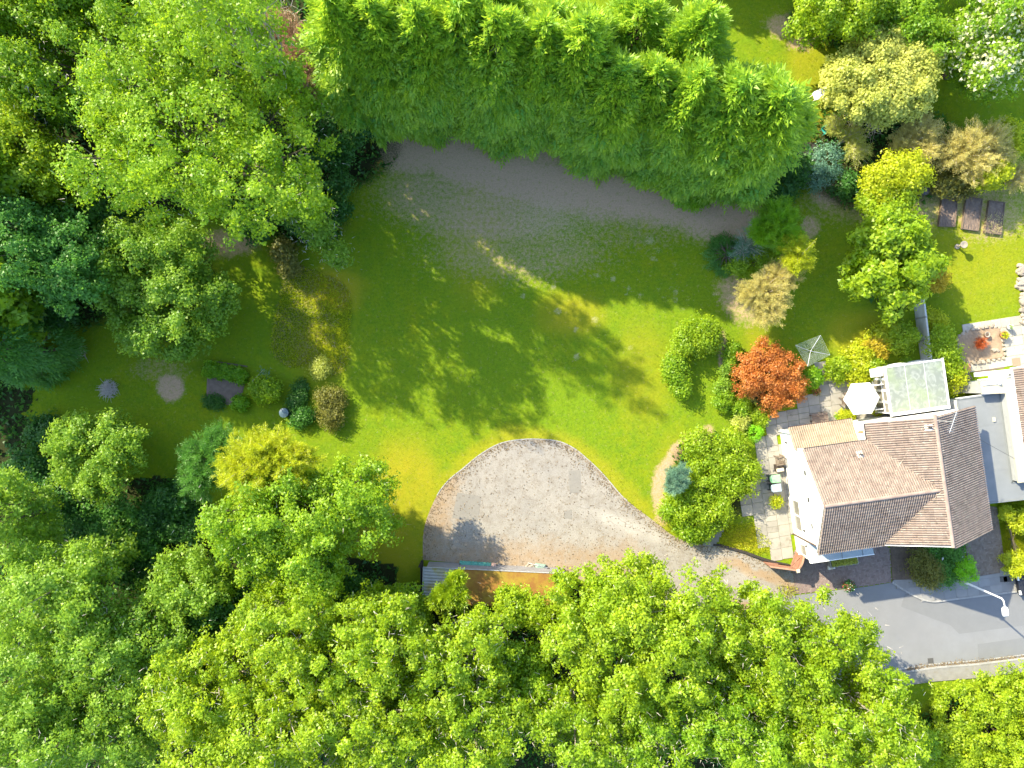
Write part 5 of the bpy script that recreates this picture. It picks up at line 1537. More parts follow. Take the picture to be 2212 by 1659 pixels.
MB().add(v0, [(4, 5, 6, 7), (0, 1, 5, 4), (1, 2, 6, 5), (2, 3, 7, 6), (3, 0, 4, 7)]).build('tray', M('barrow_green', (.25, .36, .30), (.2, .28, .23), 5, .5), t)
for s_ in (-1, 1): MB().tube([(-1.0, s_ * .26, .2), (-.2, s_ * .2, .44), (.55, s_ * .08, .42)], .018, 6).build('handle', steel, t)
wh = MB().tube([(.68, -.05, .42), (.68, .05, .42)], .19, 16).build('wheel', dark_plastic, t)

# brush pile, pruned branch, canes, barrel in the shaded garden
def sticks(name, label, cat, px_, n, r, h, L0, m=twig_grey, flatn=.5, sx=1.0):
    p = G(px_); t = thing(name, label, cat, (p[0], p[1], 0)); q = rdir(n) * (rng.random((n, 1)) ** .5) * np.array([r * sx, r, 0]); q[:, 2] = rng.random(n) * h * (1 - np.linalg.norm(q[:, :2], axis=1) / (r * max(sx, 1) * 1.1))
    q[:, 2] = np.maximum(q[:, 2], .03)
    b = MB()
    for i in range(n):
        d = rdir(1)[0] * np.array([1, 1, flatn]); l = L0 * random.uniform(.5, 1.2)
        e = q[i] + d * l; e[2] = max(.02, e[2]); mid = (q[i] + e) / 2 + np.array([0, 0, .03])
        b.tube([tuple(q[i]), tuple(mid), tuple(e)], [.018, .013, .006], 4, False)
    tag(b.build('twigs', m, t), kind='stuff'); return t
sticks('brush_pile', 'round heap of dead grey twigs on the shaded lawn', 'brush pile', (236, 840), 330, .68, .55, .55, M('dead_twig', (.62, .55, .50), (.42, .37, .33), 6, .9))
sticks('pruned_branch', 'flat spread of pale cut branches on dark lawn under trees', 'cut branches', (166, 763), 70, .55, .12, .6, twig_grey, .15, 1.3)
sticks('brushwood', 'upright bunch of bare white sticks at the lawn edge under big tree', 'brushwood', (712, 483), 40, .5, 1.1, .9, bark_pale, .9)
cn_ = thing('plant_canes', 'pale bamboo cane and green netting over a small shrub', 'canes', (*G(vg(870, 340)), 0))
MB().tube([(.3, .45, .05), (-.15, -.45, 1.2)], .018, 5).build('cane', cream, cn_)
k = 120; q = np.stack([rng.uniform(.2, .9, k), rng.uniform(-.6, .6, k), rng.uniform(.3, 1.0, k)], 1)
link('netting', quads_mesh('netting', leaf_quads(q, rdir(k), rdir(k), .3, .04), rng.random(k)), LM['blue'], cn_)
p = G(vg(1150, 785), .9)
t = thing('water_butt', 'dark blue round water butt behind the yellow conifer shoots', 'water butt', (p[0], p[1], 0))
MB().lathe([(.3, 0), (.36, .35), (.33, .85), (.35, .88)], (0, 0, 0), 18).build('barrel', M('butt_blue', (.035, .06, .075), (.03, .045, .06), 2, .35, spec=.5), t, True); MB().lathe([(.36, .88), (.36, .92), (.2, .96), (.05, .97)], (0, 0, 0), 18).build('lid', M('butt_lid', (.08, .13, .15), None, 2, .3, spec=.6), t)
p0, p1 = G(vg(345, 178), .1), G(vg(715, 235), .1)
t = MB(); L_ = math.dist(p0, p1); t.box((0, 0, 0), (L_, .1, .08)); tag(t.build('timber_plank', wood, None, loc=((p0[0] + p1[0]) / 2, (p0[1] + p1[1]) / 2, .05), rot=(0, 0, math.atan2(p1[1] - p0[1], p1[0] - p0[0]))), 'long narrow timber plank behind the vegetable row', 'plank')

# parked car, of which only a corner shows
cp = P(2199, 1243, .6)
car = thing('parked_car', 'dark car of which only the front corner shows at the right edge', 'car', (cp[0] + 2.05, cp[1] - .45, .03), math.radians(9))
b = MB(); sec = []
for x, z0, z1, hw in ((-2.05, .3, .62, .62), (-1.85, .25, .74, .8), (-1.0, .22, .88, .86), (0, .22, .92, .87), (1.3, .22, .92, .86), (1.9, .28, .85, .78), (2.05, .35, .7, .62)):
    sec.append([(x, -hw, z0), (x, hw, z0), (x, hw * 1.0, z1 - .1), (x, hw * .88, z1), (x, -hw * .88, z1), (x, -hw, z1 - .1)])
vs = [p for s_ in sec for p in s_]; fs = []
for i in range(len(sec) - 1): fs += [(i * 6 + k, (i + 1) * 6 + k, (i + 1) * 6 + (k + 1) % 6, i * 6 + (k + 1) % 6) for k in range(6)]
fs += [tuple(range(5, -1, -1)), tuple((len(sec) - 1) * 6 + k for k in range(6))]
paint = M('car_paint', (.02, .021, .025), None, 2, .2, spec=.6)
b.add(vs, [f[::-1] for f in fs]); b.build('body', paint, car)
vs = [(-1.0, -.74, .9), (-1.0, .74, .9), (1.7, .74, .9), (1.7, -.74, .9), (-.35, -.6, 1.42), (-.35, .6, 1.42), (1.2, .6, 1.42), (1.2, -.6, 1.42)]
MB().add(vs, [(4, 5, 6, 7), (0, 1, 5, 4), (1, 2, 6, 5), (2, 3, 7, 6), (3, 0, 4, 7)]).build('windows', pane_m, car)
MB().prism([(-.3, -.58), (1.15, -.58), (1.15, .58), (-.3, .58)], 1.42, 1.46, .02).build('roof', paint, car)
for x in (-1.3, 1.3):
    for y in (-.84, .84):
        w_ = MB().tube([(x, y - .1, .32), (x, y + .1, .32)], .31, 18).build('wheel', dark_plastic, car); MB().tube([(x, y - .105, .32), (x, y + .105, .32)], .19, 14).build('rim', steel, w_)
for y in (-.55, .55): MB().box((-2.0, y, .6), (.12, .32, .14)).build('headlight', white_pvc, car)
# ------------------------------------------------------------------ the tall conifer row
HG = 'tall conifers in the dense row'
order = ['westernmost tall conifer of the dense row, beside the dead brown branches', 'second tall conifer from the dead brown branches end of row', 'third tall conifer from the dead brown branches end of row',
         'fourth tall conifer from the dead brown branches end of row', 'fifth tall conifer from the dead brown branches end of row', 'sixth tall conifer from the dead brown branches end of row',
         'sixth tall conifer from the white table end of the row', 'fifth tall conifer from the white table end of the row', 'fourth tall conifer from the white table end of the row',
         'third tall conifer from the white table end of the row', 'second tall conifer from the white table end of the row', 'easternmost tall conifer of the dense row, next to the white table']
for i in range(12):
    f = i / 11
    u = 815 + (1560 - 815) * f; v = 212 + (340 - 212) * f
    x, y = P(u, v); x += random.uniform(-.25, .25); y += random.uniform(-.6, .6)
    conifer('conifer_tree', order[i], (x, y), 13.6, 2.95, 5000, 'hedge', HG, Ls=.95, k=11, wd=.30, l=.38, droop=.15, proto=i % 4, rot=i * 1.9, scale=random.uniform(1.06, 1.16) if i < 7 else random.uniform(.96, 1.06), wide=1.22 if i > 9 else random.uniform(.95, 1.08))
for i in range(8):
    x, y = P(850 + 560 * i / 7, 142 + 88 * i / 7); y += random.uniform(-.9, .9); x += random.uniform(-.6, .6)
    conifer('conifer_tree', 'tall conifer of the second rank, ' + ('first', 'second', 'third', 'fourth', 'fifth', 'sixth', 'seventh', 'last')[i] + ' from the dead brown branches along the top edge', (x, y), 13.2, 2.95, 3700, 'hedge', HG, proto=(i + 2) % 4, rot=i * 2.3, scale=random.uniform(.9, 1.1))
conifer('conifer_shrub', 'low bright green conifer sprawling at the foot of the conifer row', P(1490, 405), 3.2, 1.9, 900, 'bright', Ls=.75, k=9)

# ------------------------------------------------------------------ trees
WL = 'woodland trees at the left edge'
broadleaf('broadleaf_tree', 'largest spreading tree at upper left, its boughs reaching over the lawn', 'tree',
          [(430, 300, 165), (300, 180, 105), (560, 210, 90), (545, 410, 110), (330, 400, 85), (640, 330, 80), (420, 110, 100), (240, 250, 70), (650, 420, 55), (300, 300, 90), (240, 395, 55)],
          17.3, 'mid', dens=215, tint0=.12, bough=.24, trunk=.42, twigs=900, nlimb=40, shell=.66, finger=.65)
broadleaf('broadleaf_tree', 'leafy tree in the top left corner behind the largest tree', 'tree', [(140, 120, 100), (70, 170, 60), (210, 60, 70)], 14, 'mid', WL, trunk=.3, twigs=300)
broadleaf('broadleaf_tree', 'lime green tree at the left edge beside dark gaps', 'tree', [(55, 320, 65), (85, 380, 40), (30, 260, 45)], 12, 'lime', WL, trunk=.22)
broadleaf('broadleaf_tree', 'tree cut by the very top left corner of the view', 'tree', [(20, 20, 90), (-40, 90, 80)], 14, 'mid', WL, trunk=.28, twigs=150)
broadleaf('broadleaf_tree', 'tree at the top edge with pale forked limb', 'tree', [(500, 70, 85), (580, 100, 60), (440, 30, 65), (560, 20, 60)], 24, 'mid', dens=240, finger=.7, tint0=.08, trunk=.34, bk=bark_pale, nlimb=26, twigs=200)
broadleaf('broadleaf_tree', 'tree at the top edge between the corner tree and pale forked one', 'tree', [(310, 20, 85), (360, -30, 80)], 17.5, 'mid', trunk=.28)
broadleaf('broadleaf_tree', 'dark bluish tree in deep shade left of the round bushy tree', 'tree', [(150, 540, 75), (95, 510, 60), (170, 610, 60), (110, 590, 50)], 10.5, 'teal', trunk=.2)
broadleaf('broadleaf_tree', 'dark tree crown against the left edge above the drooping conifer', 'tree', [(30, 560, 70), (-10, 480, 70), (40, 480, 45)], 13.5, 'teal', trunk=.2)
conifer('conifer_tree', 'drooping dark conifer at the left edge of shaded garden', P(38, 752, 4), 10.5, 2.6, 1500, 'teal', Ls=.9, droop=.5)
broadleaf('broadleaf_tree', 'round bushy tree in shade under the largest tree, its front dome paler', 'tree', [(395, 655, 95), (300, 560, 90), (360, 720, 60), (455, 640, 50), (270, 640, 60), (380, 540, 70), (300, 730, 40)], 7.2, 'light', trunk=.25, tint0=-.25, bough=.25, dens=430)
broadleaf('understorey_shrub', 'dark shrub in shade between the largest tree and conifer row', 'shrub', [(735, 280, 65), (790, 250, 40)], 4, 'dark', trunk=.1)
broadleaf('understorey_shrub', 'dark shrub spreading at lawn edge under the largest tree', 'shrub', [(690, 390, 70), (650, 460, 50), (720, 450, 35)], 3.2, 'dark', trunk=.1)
broadleaf('hawthorn', 'sparse small tree with bare pale boughs leaning out over the lawn', 'tree', [(690, 500, 38), (640, 450, 36), (730, 545, 22)], 5.5, 'light', dens=70, trunk=.12, bk=bark_pale, nlimb=40, twigs=260)
broadleaf('shrub', 'thin dark leaved shrub left of the sparse pale boughed tree', 'shrub', [(615, 540, 22), (622, 575, 18)], 2.2, 'olive', dens=300, trunk=.05)
feathery('dead_conifer', 'dead brown conifer with hanging dry branches beside the conifer row', [(600, 70, 46), (640, 130, 42), (655, 185, 34)], 9.5, 'brown', nbr=80, nsp=20, Ls=.8, k=7, wd=.10, bk=bark)
sn = P(656, 67); snag = thing('dead_tree', 'tall bare dead trunk standing in the dark gap by conifer row', 'tree', (sn[0], sn[1], 0))
b = MB(); b.tube([(0, 0, 0), (.05, 0, 3), (0, .05, 6.5)], [.16, .12, .05], 8); b.build('trunk', bark_pale, snag)
b = MB()
for i in range(16):
    z = 1.5 + i * .3; a = i * 2.3; b.tube([(0, 0, z), (math.cos(a) * .6, math.sin(a) * .6, z + .1), (math.cos(a) * 1.1, math.sin(a) * 1.1, z - .1)], [.025, .015, .005], 4, False)
b.build('branches', twig_grey, snag)
b_ = broadleaf('bare_tree', 'half bare tree with pale crooked twigs at the left edge', 'tree', [(30, 215, 60), (20, 290, 40)], 9.5, 'mid', dens=25, trunk=.2, bk=bark_pale, nlimb=40, twigs=600, twl=.9)
b_ = broadleaf('bare_tree', 'small bare twigged tree at the left edge above the drooping conifer', 'tree', [(5, 440, 30)], 8, 'mid', dens=15, trunk=.12, bk=bark_pale, nlimb=30, twigs=350, twl=.8)

broadleaf('broadleaf_tree', 'rounded fresh green tree standing alone on lower left lawn edge', 'tree', [(215, 975, 85), (150, 960, 45), (270, 960, 50), (230, 1030, 50), (170, 1010, 50)], 6.5, 'light', trunk=.2, bough=.26, tint0=.08)
feathery('conifer_tree', 'feathery dark green conifer next to the yellow larch', [(450, 985, 55), (430, 1040, 40), (480, 945, 35)], 5.5, 'teal', nbr=90, nsp=36, Ls=.5)
feathery('larch_tree', 'yellow green larch with long leader shoots pointing at vegetable plot', [(550, 990, 66), (595, 975, 55), (515, 1010, 46), (560, 1045, 56), (640, 1000, 50)], 9, 'yellow', nbr=90, nsp=36, Ls=.5, k=9, bk=bark_pale, leaders=5)
broadleaf('broadleaf_tree', 'big broad tree left of the driveway casting shade on it', 'tree', [(640, 1120, 120), (560, 1170, 90), (750, 1075, 80), (660, 1215, 90), (580, 1070, 80), (790, 1140, 60), (810, 1045, 45), (500, 1130, 55)], 10.5, 'mid', trunk=.35, bough=.26, nlimb=36, tint0=.1, twigs=250)
broadleaf('broadleaf_tree', 'pale leaved tree poking in from left edge above lower wood', 'tree', [(8, 1110, 55), (20, 1170, 40), (0, 1050, 40)], 12, 'light', trunk=.2, tint0=.1)
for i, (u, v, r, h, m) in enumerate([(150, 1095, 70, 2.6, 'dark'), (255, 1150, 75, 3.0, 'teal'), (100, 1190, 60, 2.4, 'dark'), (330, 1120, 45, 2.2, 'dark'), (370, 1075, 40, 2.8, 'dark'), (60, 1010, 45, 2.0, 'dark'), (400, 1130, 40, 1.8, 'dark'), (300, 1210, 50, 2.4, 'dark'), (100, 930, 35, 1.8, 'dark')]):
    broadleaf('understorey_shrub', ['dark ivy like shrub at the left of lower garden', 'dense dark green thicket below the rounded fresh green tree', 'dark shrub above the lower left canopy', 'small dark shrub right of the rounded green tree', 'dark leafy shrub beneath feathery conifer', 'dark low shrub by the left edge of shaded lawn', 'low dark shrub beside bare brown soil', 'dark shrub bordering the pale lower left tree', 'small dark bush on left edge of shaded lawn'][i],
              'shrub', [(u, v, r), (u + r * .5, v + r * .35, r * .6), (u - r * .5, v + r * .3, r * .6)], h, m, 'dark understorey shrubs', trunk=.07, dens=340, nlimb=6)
LW = 'lower left woodland trees'
broadleaf('broadleaf_tree', 'bright tipped tree at lower left with fan of visible limbs', 'tree', [(110, 1270, 90), (170, 1220, 60), (50, 1310, 70), (200, 1280, 55)], 12, 'light', LW, trunk=.3, tint0=.12, twigs=200, bk=bark_pale, nlimb=26)
broadleaf('broadleaf_tree', 'left edge tree below the fan limbed one', 'tree', [(40, 1450, 95), (110, 1490, 70), (20, 1530, 60)], 12, 'light', LW, trunk=.3, twigs=250)
broadleaf('broadleaf_tree', 'shadier green tree right of the left edge wood', 'tree', [(230, 1410, 100), (310, 1370, 70), (180, 1340, 60), (270, 1480, 70), (370, 1390, 45)], 10.5, 'light', LW, trunk=.3, tint0=-.12, twigs=250)
broadleaf('broadleaf_tree', 'pale small leaved tree above the yellow canopy, left of the big broad tree', 'tree', [(395, 1255, 65), (450, 1280, 40), (345, 1270, 45), (400, 1310, 40)], 8.5, 'light', LW, trunk=.2, tint0=.1)
broadleaf('broadleaf_tree', 'tree filling the bottom left corner', 'tree', [(70, 1620, 100), (150, 1600, 60), (20, 1560, 50)], 12, 'light', LW, trunk=.3, twigs=200)
broadleaf('broadleaf_tree', 'open crowned twiggy tree at the bottom edge left of yellow canopy', 'tree', [(260, 1600, 80), (230, 1540, 50), (310, 1640, 50)], 10, 'light', LW, trunk=.25, twigs=350)
# yellow green canopy along the bottom
LC = 'yellow green canopy along the bottom'
lst = [([(450, 1480, 105), (390, 1540, 80), (520, 1420, 80), (380, 1460, 55)], 12, 'lime', 'leftmost yellow green tree of the bottom canopy', .1),
       ([(640, 1360, 100), (560, 1330, 60), (700, 1420, 80), (620, 1440, 70)], 11.5, 'lime', 'yellow green canopy tree below the big broad tree', .02),
       ([(560, 1590, 110), (460, 1640, 80), (640, 1560, 70)], 12.5, 'lime', 'yellow green canopy tree at the bottom edge, left of bare bough', .08),
       ([(830, 1390, 105), (780, 1340, 60), (900, 1430, 75), (790, 1460, 70)], 11.5, 'lime', 'yellow green canopy tree just below the low outbuilding', .0),
       ([(760, 1590, 105), (850, 1570, 80), (700, 1640, 70)], 12, 'lime', 'bottom edge canopy tree with thick bare bough showing', .0),
       ([(1000, 1400, 80), (960, 1470, 65), (1060, 1360, 55), (1040, 1460, 55)], 10.5, 'lime', 'canopy tree between the outbuilding and dome crowned tree', .0),
       ([(1020, 1590, 100), (940, 1620, 70), (1100, 1560, 60)], 11, 'lime', 'twiggy canopy tree at bottom edge, below centre', -.1),
       ([(1370, 1360, 140), (1260, 1320, 80), (1480, 1310, 100), (1380, 1270, 70), (1330, 1450, 85), (1450, 1440, 85), (1220, 1390, 50), (1550, 1360, 55)], 11, 'lime', 'broad dome crowned yellow green tree overhanging the lane', .12),
       ([(1240, 1580, 85), (1180, 1530, 55), (1310, 1600, 60)], 9.5, 'lime', 'greener tree at the bottom edge below dome crowned one', -.2),
       ([(1430, 1600, 90), (1500, 1560, 60), (1380, 1640, 55)], 9.5, 'mid', 'darker green tree at bottom edge right of centre', .05),
       ([(1700, 1390, 105), (1630, 1340, 70), (1790, 1370, 75), (1700, 1470, 85), (1850, 1390, 50), (1640, 1430, 60)], 10, 'lime', 'tall canopy tree beside the grey road', .0),
       ([(1600, 1580, 90), (1660, 1620, 70), (1560, 1520, 60)], 9.5, 'mid', 'green canopy tree at bottom edge near the right', .15),
       ([(1840, 1510, 90), (1910, 1560, 65), (1780, 1560, 70), (1900, 1470, 50)], 10, 'lime', 'twiggy canopy tree at the far end of the road edge', -.02),
       ([(1790, 1630, 80), (1900, 1640, 80)], 9.5, 'lime', 'canopy tree at the bottom edge beside the bright hedge', -.05)]
for sp, h, m, lab, t0 in lst:
    broadleaf('broadleaf_tree', lab, 'tree', sp, h, m, LC, dens=345, tuft=.34, trunk=.3, tint0=t0, twigs=420, twl=.55, nlimb=22, bk=bark_pale, bough=.24)
feathery('sapling', 'young green tree leaning over the grey end of low outbuilding', [(968, 1285, 24), (945, 1295, 18), (985, 1250, 17), (990, 1290, 18)], 5, 'lime', nbr=40, nsp=34, Ls=.5, k=7, wd=.4, bk=bark_pale)
broadleaf('bright_hedge', 'bright yellow green clipped hedge in the bottom right corner', 'hedge', [(2070, 1530, 62), (2140, 1510, 62), (2200, 1490, 62), (2060, 1600, 70), (2140, 1590, 75), (2210, 1580, 70), (2100, 1660, 75), (2200, 1660, 75), (2250, 1550, 60)], 3.2, 'lime', dens=230, L=.2, W=.13, trunk=.1, bough=.2, tint0=.35, tuft=.35, finger=.15)

# shrubs and small trees closing the gaps under the big crowns
fill = [(95, 430, 60, 5, 'dark', 'dark shrub under the upper left wood near bare twigs'), (200, 470, 50, 4.5, 'teal', 'dark teal shrub between largest tree and shaded tree'), (60, 200, 55, 7, 'dark', 'dark tree low in the gap of the upper left wood'),
        (280, 490, 45, 4, 'dark', 'dark shrub behind round bushy tree'), (540, 480, 40, 3, 'dark', 'dark shrub above bare patch of shaded lawn'), (100, 660, 50, 3.5, 'dark', 'dark shrub beside the drooping conifer'),
        (1130, 1310, 45, 5.5, 'lime', 'yellow green shrub tree at the right end of low outbuilding'), (880, 1310, 45, 5, 'mid', 'green shrub tree at the grey end of low outbuilding'), (1120, 1440, 55, 7, 'mid', 'shadier green tree left of dome crowned tree'),
        (1560, 1460, 55, 6.5, 'mid', 'shaded green tree between dome crowned and roadside trees'), (1340, 1510, 60, 6, 'mid', 'dark gap filling tree below dome crowned one'), (480, 1340, 55, 6, 'dark', 'dark shrub tree in the gap below the big broad tree'),
        (900, 1500, 60, 7, 'mid', 'shaded tree amid the bottom canopy near bare bough'), (1100, 1520, 50, 7, 'mid', 'shaded tree beside twiggy canopy tree'), (640, 1500, 60, 8, 'mid', 'shaded tree in the midst of left canopy'),
        (430, 1400, 50, 6, 'dark', 'dark small tree between lower left wood and yellow canopy'), (150, 1370, 50, 7, 'teal', 'dark small tree within lower left wood'), (1760, 1540, 50, 6, 'mid', 'shaded tree among right end canopy'), (1960, 1590, 45, 4, 'mid', 'green shrub between canopy end and bright hedge'),
        (740, 1265, 50, 4, 'dark', 'dark shrub at the foot of big broad tree'), (560, 1290, 45, 4, 'dark', 'dark bush below left of big broad tree')]
for u, v, r, h, m, lab in fill:
    broadleaf('understorey_shrub', lab, 'shrub', [(u, v, r), (u + r * .6, v + r * .3, r * .65), (u - r * .6, v - r * .2, r * .65)], h, m, 'fill shrubs under the big crowns', dens=240, trunk=.08, nlimb=8)
# trees just outside the left edge whose shade lies across the lower garden
src = None
for k, (u, v, h, lab) in enumerate([(70, 430, 14, 'at the left, level with bare twigged tree'), (15, 560, 13.5, 'at the left, level with the dark bluish tree'), (75, 660, 12, 'at the left, nearest the drooping conifer'), (-160, 400, 14, 'farther left, level with lime tree'),
        (-200, 300, 15, 'farther left, level with largest tree'), (-60, 250, 14, 'at the left, beside the lime green tree'), (-210, 560, 14, 'farther left, level with round bushy tree'), (-330, 430, 15, 'farthest left of all'), (-140, 680, 12, 'at the left, lowest of the group'), (90, 90, 15, 'above the top left corner'), (1270, -250, 11, 'above the top edge, behind the west of conifer row'), (1440, -225, 11, 'above the top edge, behind the east of conifer row'), (1620, -180, 10.5, 'above the top edge, left of hanging tree'), (1800, -130, 11, 'above the top edge, level with flowering tree'), (1960, -80, 11, 'above the top edge, nearest blossom tree'), (330, 70, 15, 'above the top edge, left of pale forked one')]):
    gx, gy = P(u, v)
    if src is None:
        s_ = (CAM_H - 14 * .64) / FPX; uu, vv = 1106 + gx / s_, 829.5 - gy / s_
        src = broadleaf('broadleaf_tree', 'tree', 'tree', [(uu, vv, 120), (uu + 70, vv + 30, 80), (uu - 60, vv + 50, 80)], 14, 'mid', 'woodland trees beyond the frame', dens=150, L=.42, W=.26, trunk=.3, finger=.2)
        t = src
    else:
        t = copy_tree(src)
    t.location = (gx, gy, 0); t.rotation_euler = (0, 0, k * 1.7); t.scale = (1, 1, h / 14); t['label'] = 'woodland tree beyond the frame ' + lab

# top right group
broadleaf('broadleaf_tree', 'green tree hanging over the top edge right of conifer row', 'tree', [(1830, 15, 65), (1770, 20, 45), (1880, -10, 60)], 9, 'lime', trunk=.22, tint0=-.05)
broadleaf('broadleaf_tree', 'darker tree at top edge between hanging tree and blossom tree', 'tree', [(1965, 45, 60), (1940, 10, 60), (2000, 90, 40)], 8, 'mid', trunk=.2, tint0=-.15)
broadleaf('blossom_tree', 'tree with creamy white blossom in the top right corner', 'tree', [(2150, 50, 85), (2180, 130, 65), (2090, 80, 55), (2120, 150, 45), (2210, 60, 60)], 9, 'mid', trunk=.25, bough=.26, flowers=('white', 3600, .26, .75), tint0=-.05)
broadleaf('flowering_tree', 'dome shaped tree dense with pale yellow flowers beside the white table', 'tree', [(1905, 165, 100), (1840, 180, 62), (1960, 150, 66), (1900, 110, 66), (1960, 210, 50), (1870, 225, 45)], 6, 'pale', dens=620, L=.2, W=.14, trunk=.2, bough=.2, tint0=.2, finger=.15)
sticks('dead_branches', 'tangle of grey dead branches below the pale flowering tree', 'dead branches', (1860, 262), 240, 1.5, 2.2, 1.1, twig_grey, .5)
feathery('dry_shrub', 'pale brown half dead shrub right of grey dead branches', [(1985, 285, 45), (1950, 310, 30), (1995, 325, 35)], 3.8, 'dry', nbr=85, nsp=32, Ls=.34, k=6, wd=.3, bk=twig_grey)
feathery('dry_shrub', 'larger yellowing dry shrub above the raised beds', [(2085, 320, 62), (2140, 305, 45), (2050, 330, 45), (2110, 360, 45), (2160, 340, 30)], 4.2, 'dry', nbr=100, nsp=34, Ls=.34, k=6, wd=.3, bk=twig_grey)
broadleaf('shrub', 'yellow green leaves fringing the right side of larger dry shrub', 'shrub', [(2165, 290, 26), (2180, 320, 22), (2150, 375, 24), (2120, 390, 20)], 3.6, 'yellow', trunk=.06, dens=300)
feathery('dry_shrub', 'thin beige shrub cut by the right edge near raised beds', [(2200, 385, 40)], 2.6, 'dry', nbr=60, nsp=18, Ls=.32, k=6, wd=.3, bk=twig_grey)
broadleaf('shrub', 'yellow green bushy tree left of the compost bin', 'tree', [(1930, 380, 55), (1900, 400, 40), (1960, 390, 40)], 5, 'yellow', trunk=.14, L=.2, W=.11)
broadleaf('shrub', 'mid green bush joining the two yellow green trees', 'shrub', [(1895, 440, 42), (1935, 450, 40)], 4.4, 'lime', trunk=.1)
broadleaf('maple_tree', 'lime green large leaved tree between the two gardens', 'tree', [(1930, 560, 72), (1965, 510, 48), (1870, 590, 45), (1940, 620, 55), (1880, 530, 40), (1990, 570, 40), (1920, 480, 35)], 7.5, 'lime', L=.3, W=.2, trunk=.2, bough=.26)
broadleaf('shrub', 'small golden yellow shrub beside the lime green large leaved tree', 'shrub', [(2022, 605, 20), (2018, 590, 12)], 2.2, 'gold', trunk=.05, L=.16, W=.1)
broadleaf('shrub', 'low olive shrub strip in shade above raised beds', 'shrub', [(2040, 395, 28), (2080, 398, 30)], 1.6, 'olive', trunk=.05)
broadleaf('shrub', 'bluish dark shrub in deep shade beside the log deck', 'shrub', [(1790, 352, 38), (1760, 380, 26)], 2.6, 'blue', trunk=.06, tint0=-.4, L=.16, W=.07)
broadleaf('understorey_shrub', 'dark shrub strip under the conifer row end', 'shrub', [(1690, 400, 35), (1730, 370, 28), (1830, 400, 25)], 2.2, 'dark', trunk=.05)
feathery('dry_shrub', 'greenish grey twiggy shrub under the pale flowering tree', [(1850, 330, 32), (1800, 270, 25), (1840, 290, 30)], 2.4, 'pale', nbr=50, nsp=16, Ls=.3, k=6, wd=.3, bk=twig_grey)

# shrub island right of the big lawn
conifer('juniper_shrub', 'low spreading juniper at the left of shrub island', P(1565, 552), 1.1, 1.5, 420, 'teal', cat='shrub', Ls=.6, k=9, trunk=.05)
feathery('shrub', 'grey twigged shrub in the middle of shrub island', [(1625, 520, 40), (1600, 545, 26)], 3.2, 'blue', cat='shrub', nbr=55, nsp=14, Ls=.34, k=6, wd=.16, bk=twig_grey)
feathery('conifer_tree', 'feathery bright green conifer at top of shrub island', [(1680, 475, 45), (1650, 500, 30), (1700, 520, 34)], 5.2, 'bright', nbr=80, nsp=36, Ls=.5, k=9, wd=.22)
feathery('larch_tree', 'yellow tinged weeping larch at the bottom of shrub island', [(1655, 630, 55), (1690, 590, 40), (1620, 640, 36), (1660, 670, 40)], 4.8, 'dry', nbr=110, nsp=34, Ls=.34, k=8, wd=.2, bk=bark_pale)
feathery('larch_tree', 'narrow yellow green larch with side shoot, right of shrub island', [(1725, 560, 34), (1715, 530, 28)], 5.4, 'yellow', nbr=70, nsp=34, Ls=.4, k=8, wd=.2, bk=bark_pale, leaders=2)
broadleaf('shrub', 'mid green shrub filling shrub island below feathery conifer', 'shrub', [(1650, 560, 36), (1600, 575, 26)], 2.6, 'mid', trunk=.05, L=.18, W=.09)

# borders near the house
broadleaf('shrub', 'round glossy green shrub, upper of the pair on the sunny lawn', 'shrub', [(1505, 728, 40), (1475, 740, 26), (1525, 715, 26), (1535, 740, 18)], 2.3, 'lime', dens=380, L=.18, W=.1, trunk=.07, tint0=-.1)
broadleaf('shrub', 'smaller green shrub, lower of the pair on the sunny lawn', 'shrub', [(1463, 805, 28), (1455, 780, 18), (1470, 838, 16)], 1.5, 'mid', dens=380, L=.17, W=.1, trunk=.06, tint0=.1)
BS = 'small shrubs in the border left of the orange acer'
for (u, v, r, h, m, lab) in [(1580, 762, 17, 1.2, 'mid', 'slim green shrub at the top of border beside orange acer'), (1572, 795, 16, 1.0, 'light', 'variegated small shrub in border, upper middle'), (1560, 840, 17, 1.0, 'light', 'pale spotted small shrub in border against sunny lawn'), (1562, 868, 20, 1.1, 'mid', 'deep green shrub at foot of orange acer'), (1600, 885, 20, 1.0, 'mid', 'green shrub tucked under lower left of orange acer'), (1640, 903, 18, .9, 'lime', 'low green mat shrub between acer and patio'), (1600, 915, 16, .8, 'pale', 'pale tan shrub beside the clipped ball')]:
    broadleaf('shrub', lab, 'shrub', [(u, v, r), (u + 5, v - r * .5, r * .7)], h, m, BS, dens=380, L=.14, W=.08, trunk=.04, tuft=.25, nlimb=5)
broadleaf('acer_tree', 'dome shaped orange leaved acer beside the patio', 'tree', [(1660, 815, 62), (1615, 825, 36), (1705, 835, 40), (1650, 775, 40), (1700, 790, 34), (1670, 860, 36), (1625, 790, 32)], 3.3, 'orange', dens=800, L=.15, W=.08, trunk=.14, bough=.2, tuft=.28, finger=.15)
broadleaf('clipped_ball', 'small clipped round green bush at the patio corner', 'shrub', [(1632, 936, 17)], 1.15, 'ball', dens=900, L=.1, W=.06, trunk=.04, bough=.2, tuft=.16, nlimb=5, finger=0)
broadleaf('large_shrub', 'large spreading yellow green shrub between lawn and patio', 'shrub', [(1540, 1000, 55), (1580, 975, 45), (1590, 1035, 45), (1530, 1060, 55), (1510, 955, 34), (1495, 1120, 42), (1540, 1110, 36), (1480, 1080, 34), (1615, 1020, 28)], 2.7, 'lime', dens=380, L=.19, W=.1, trunk=.12, bough=.22, tint0=-.02)
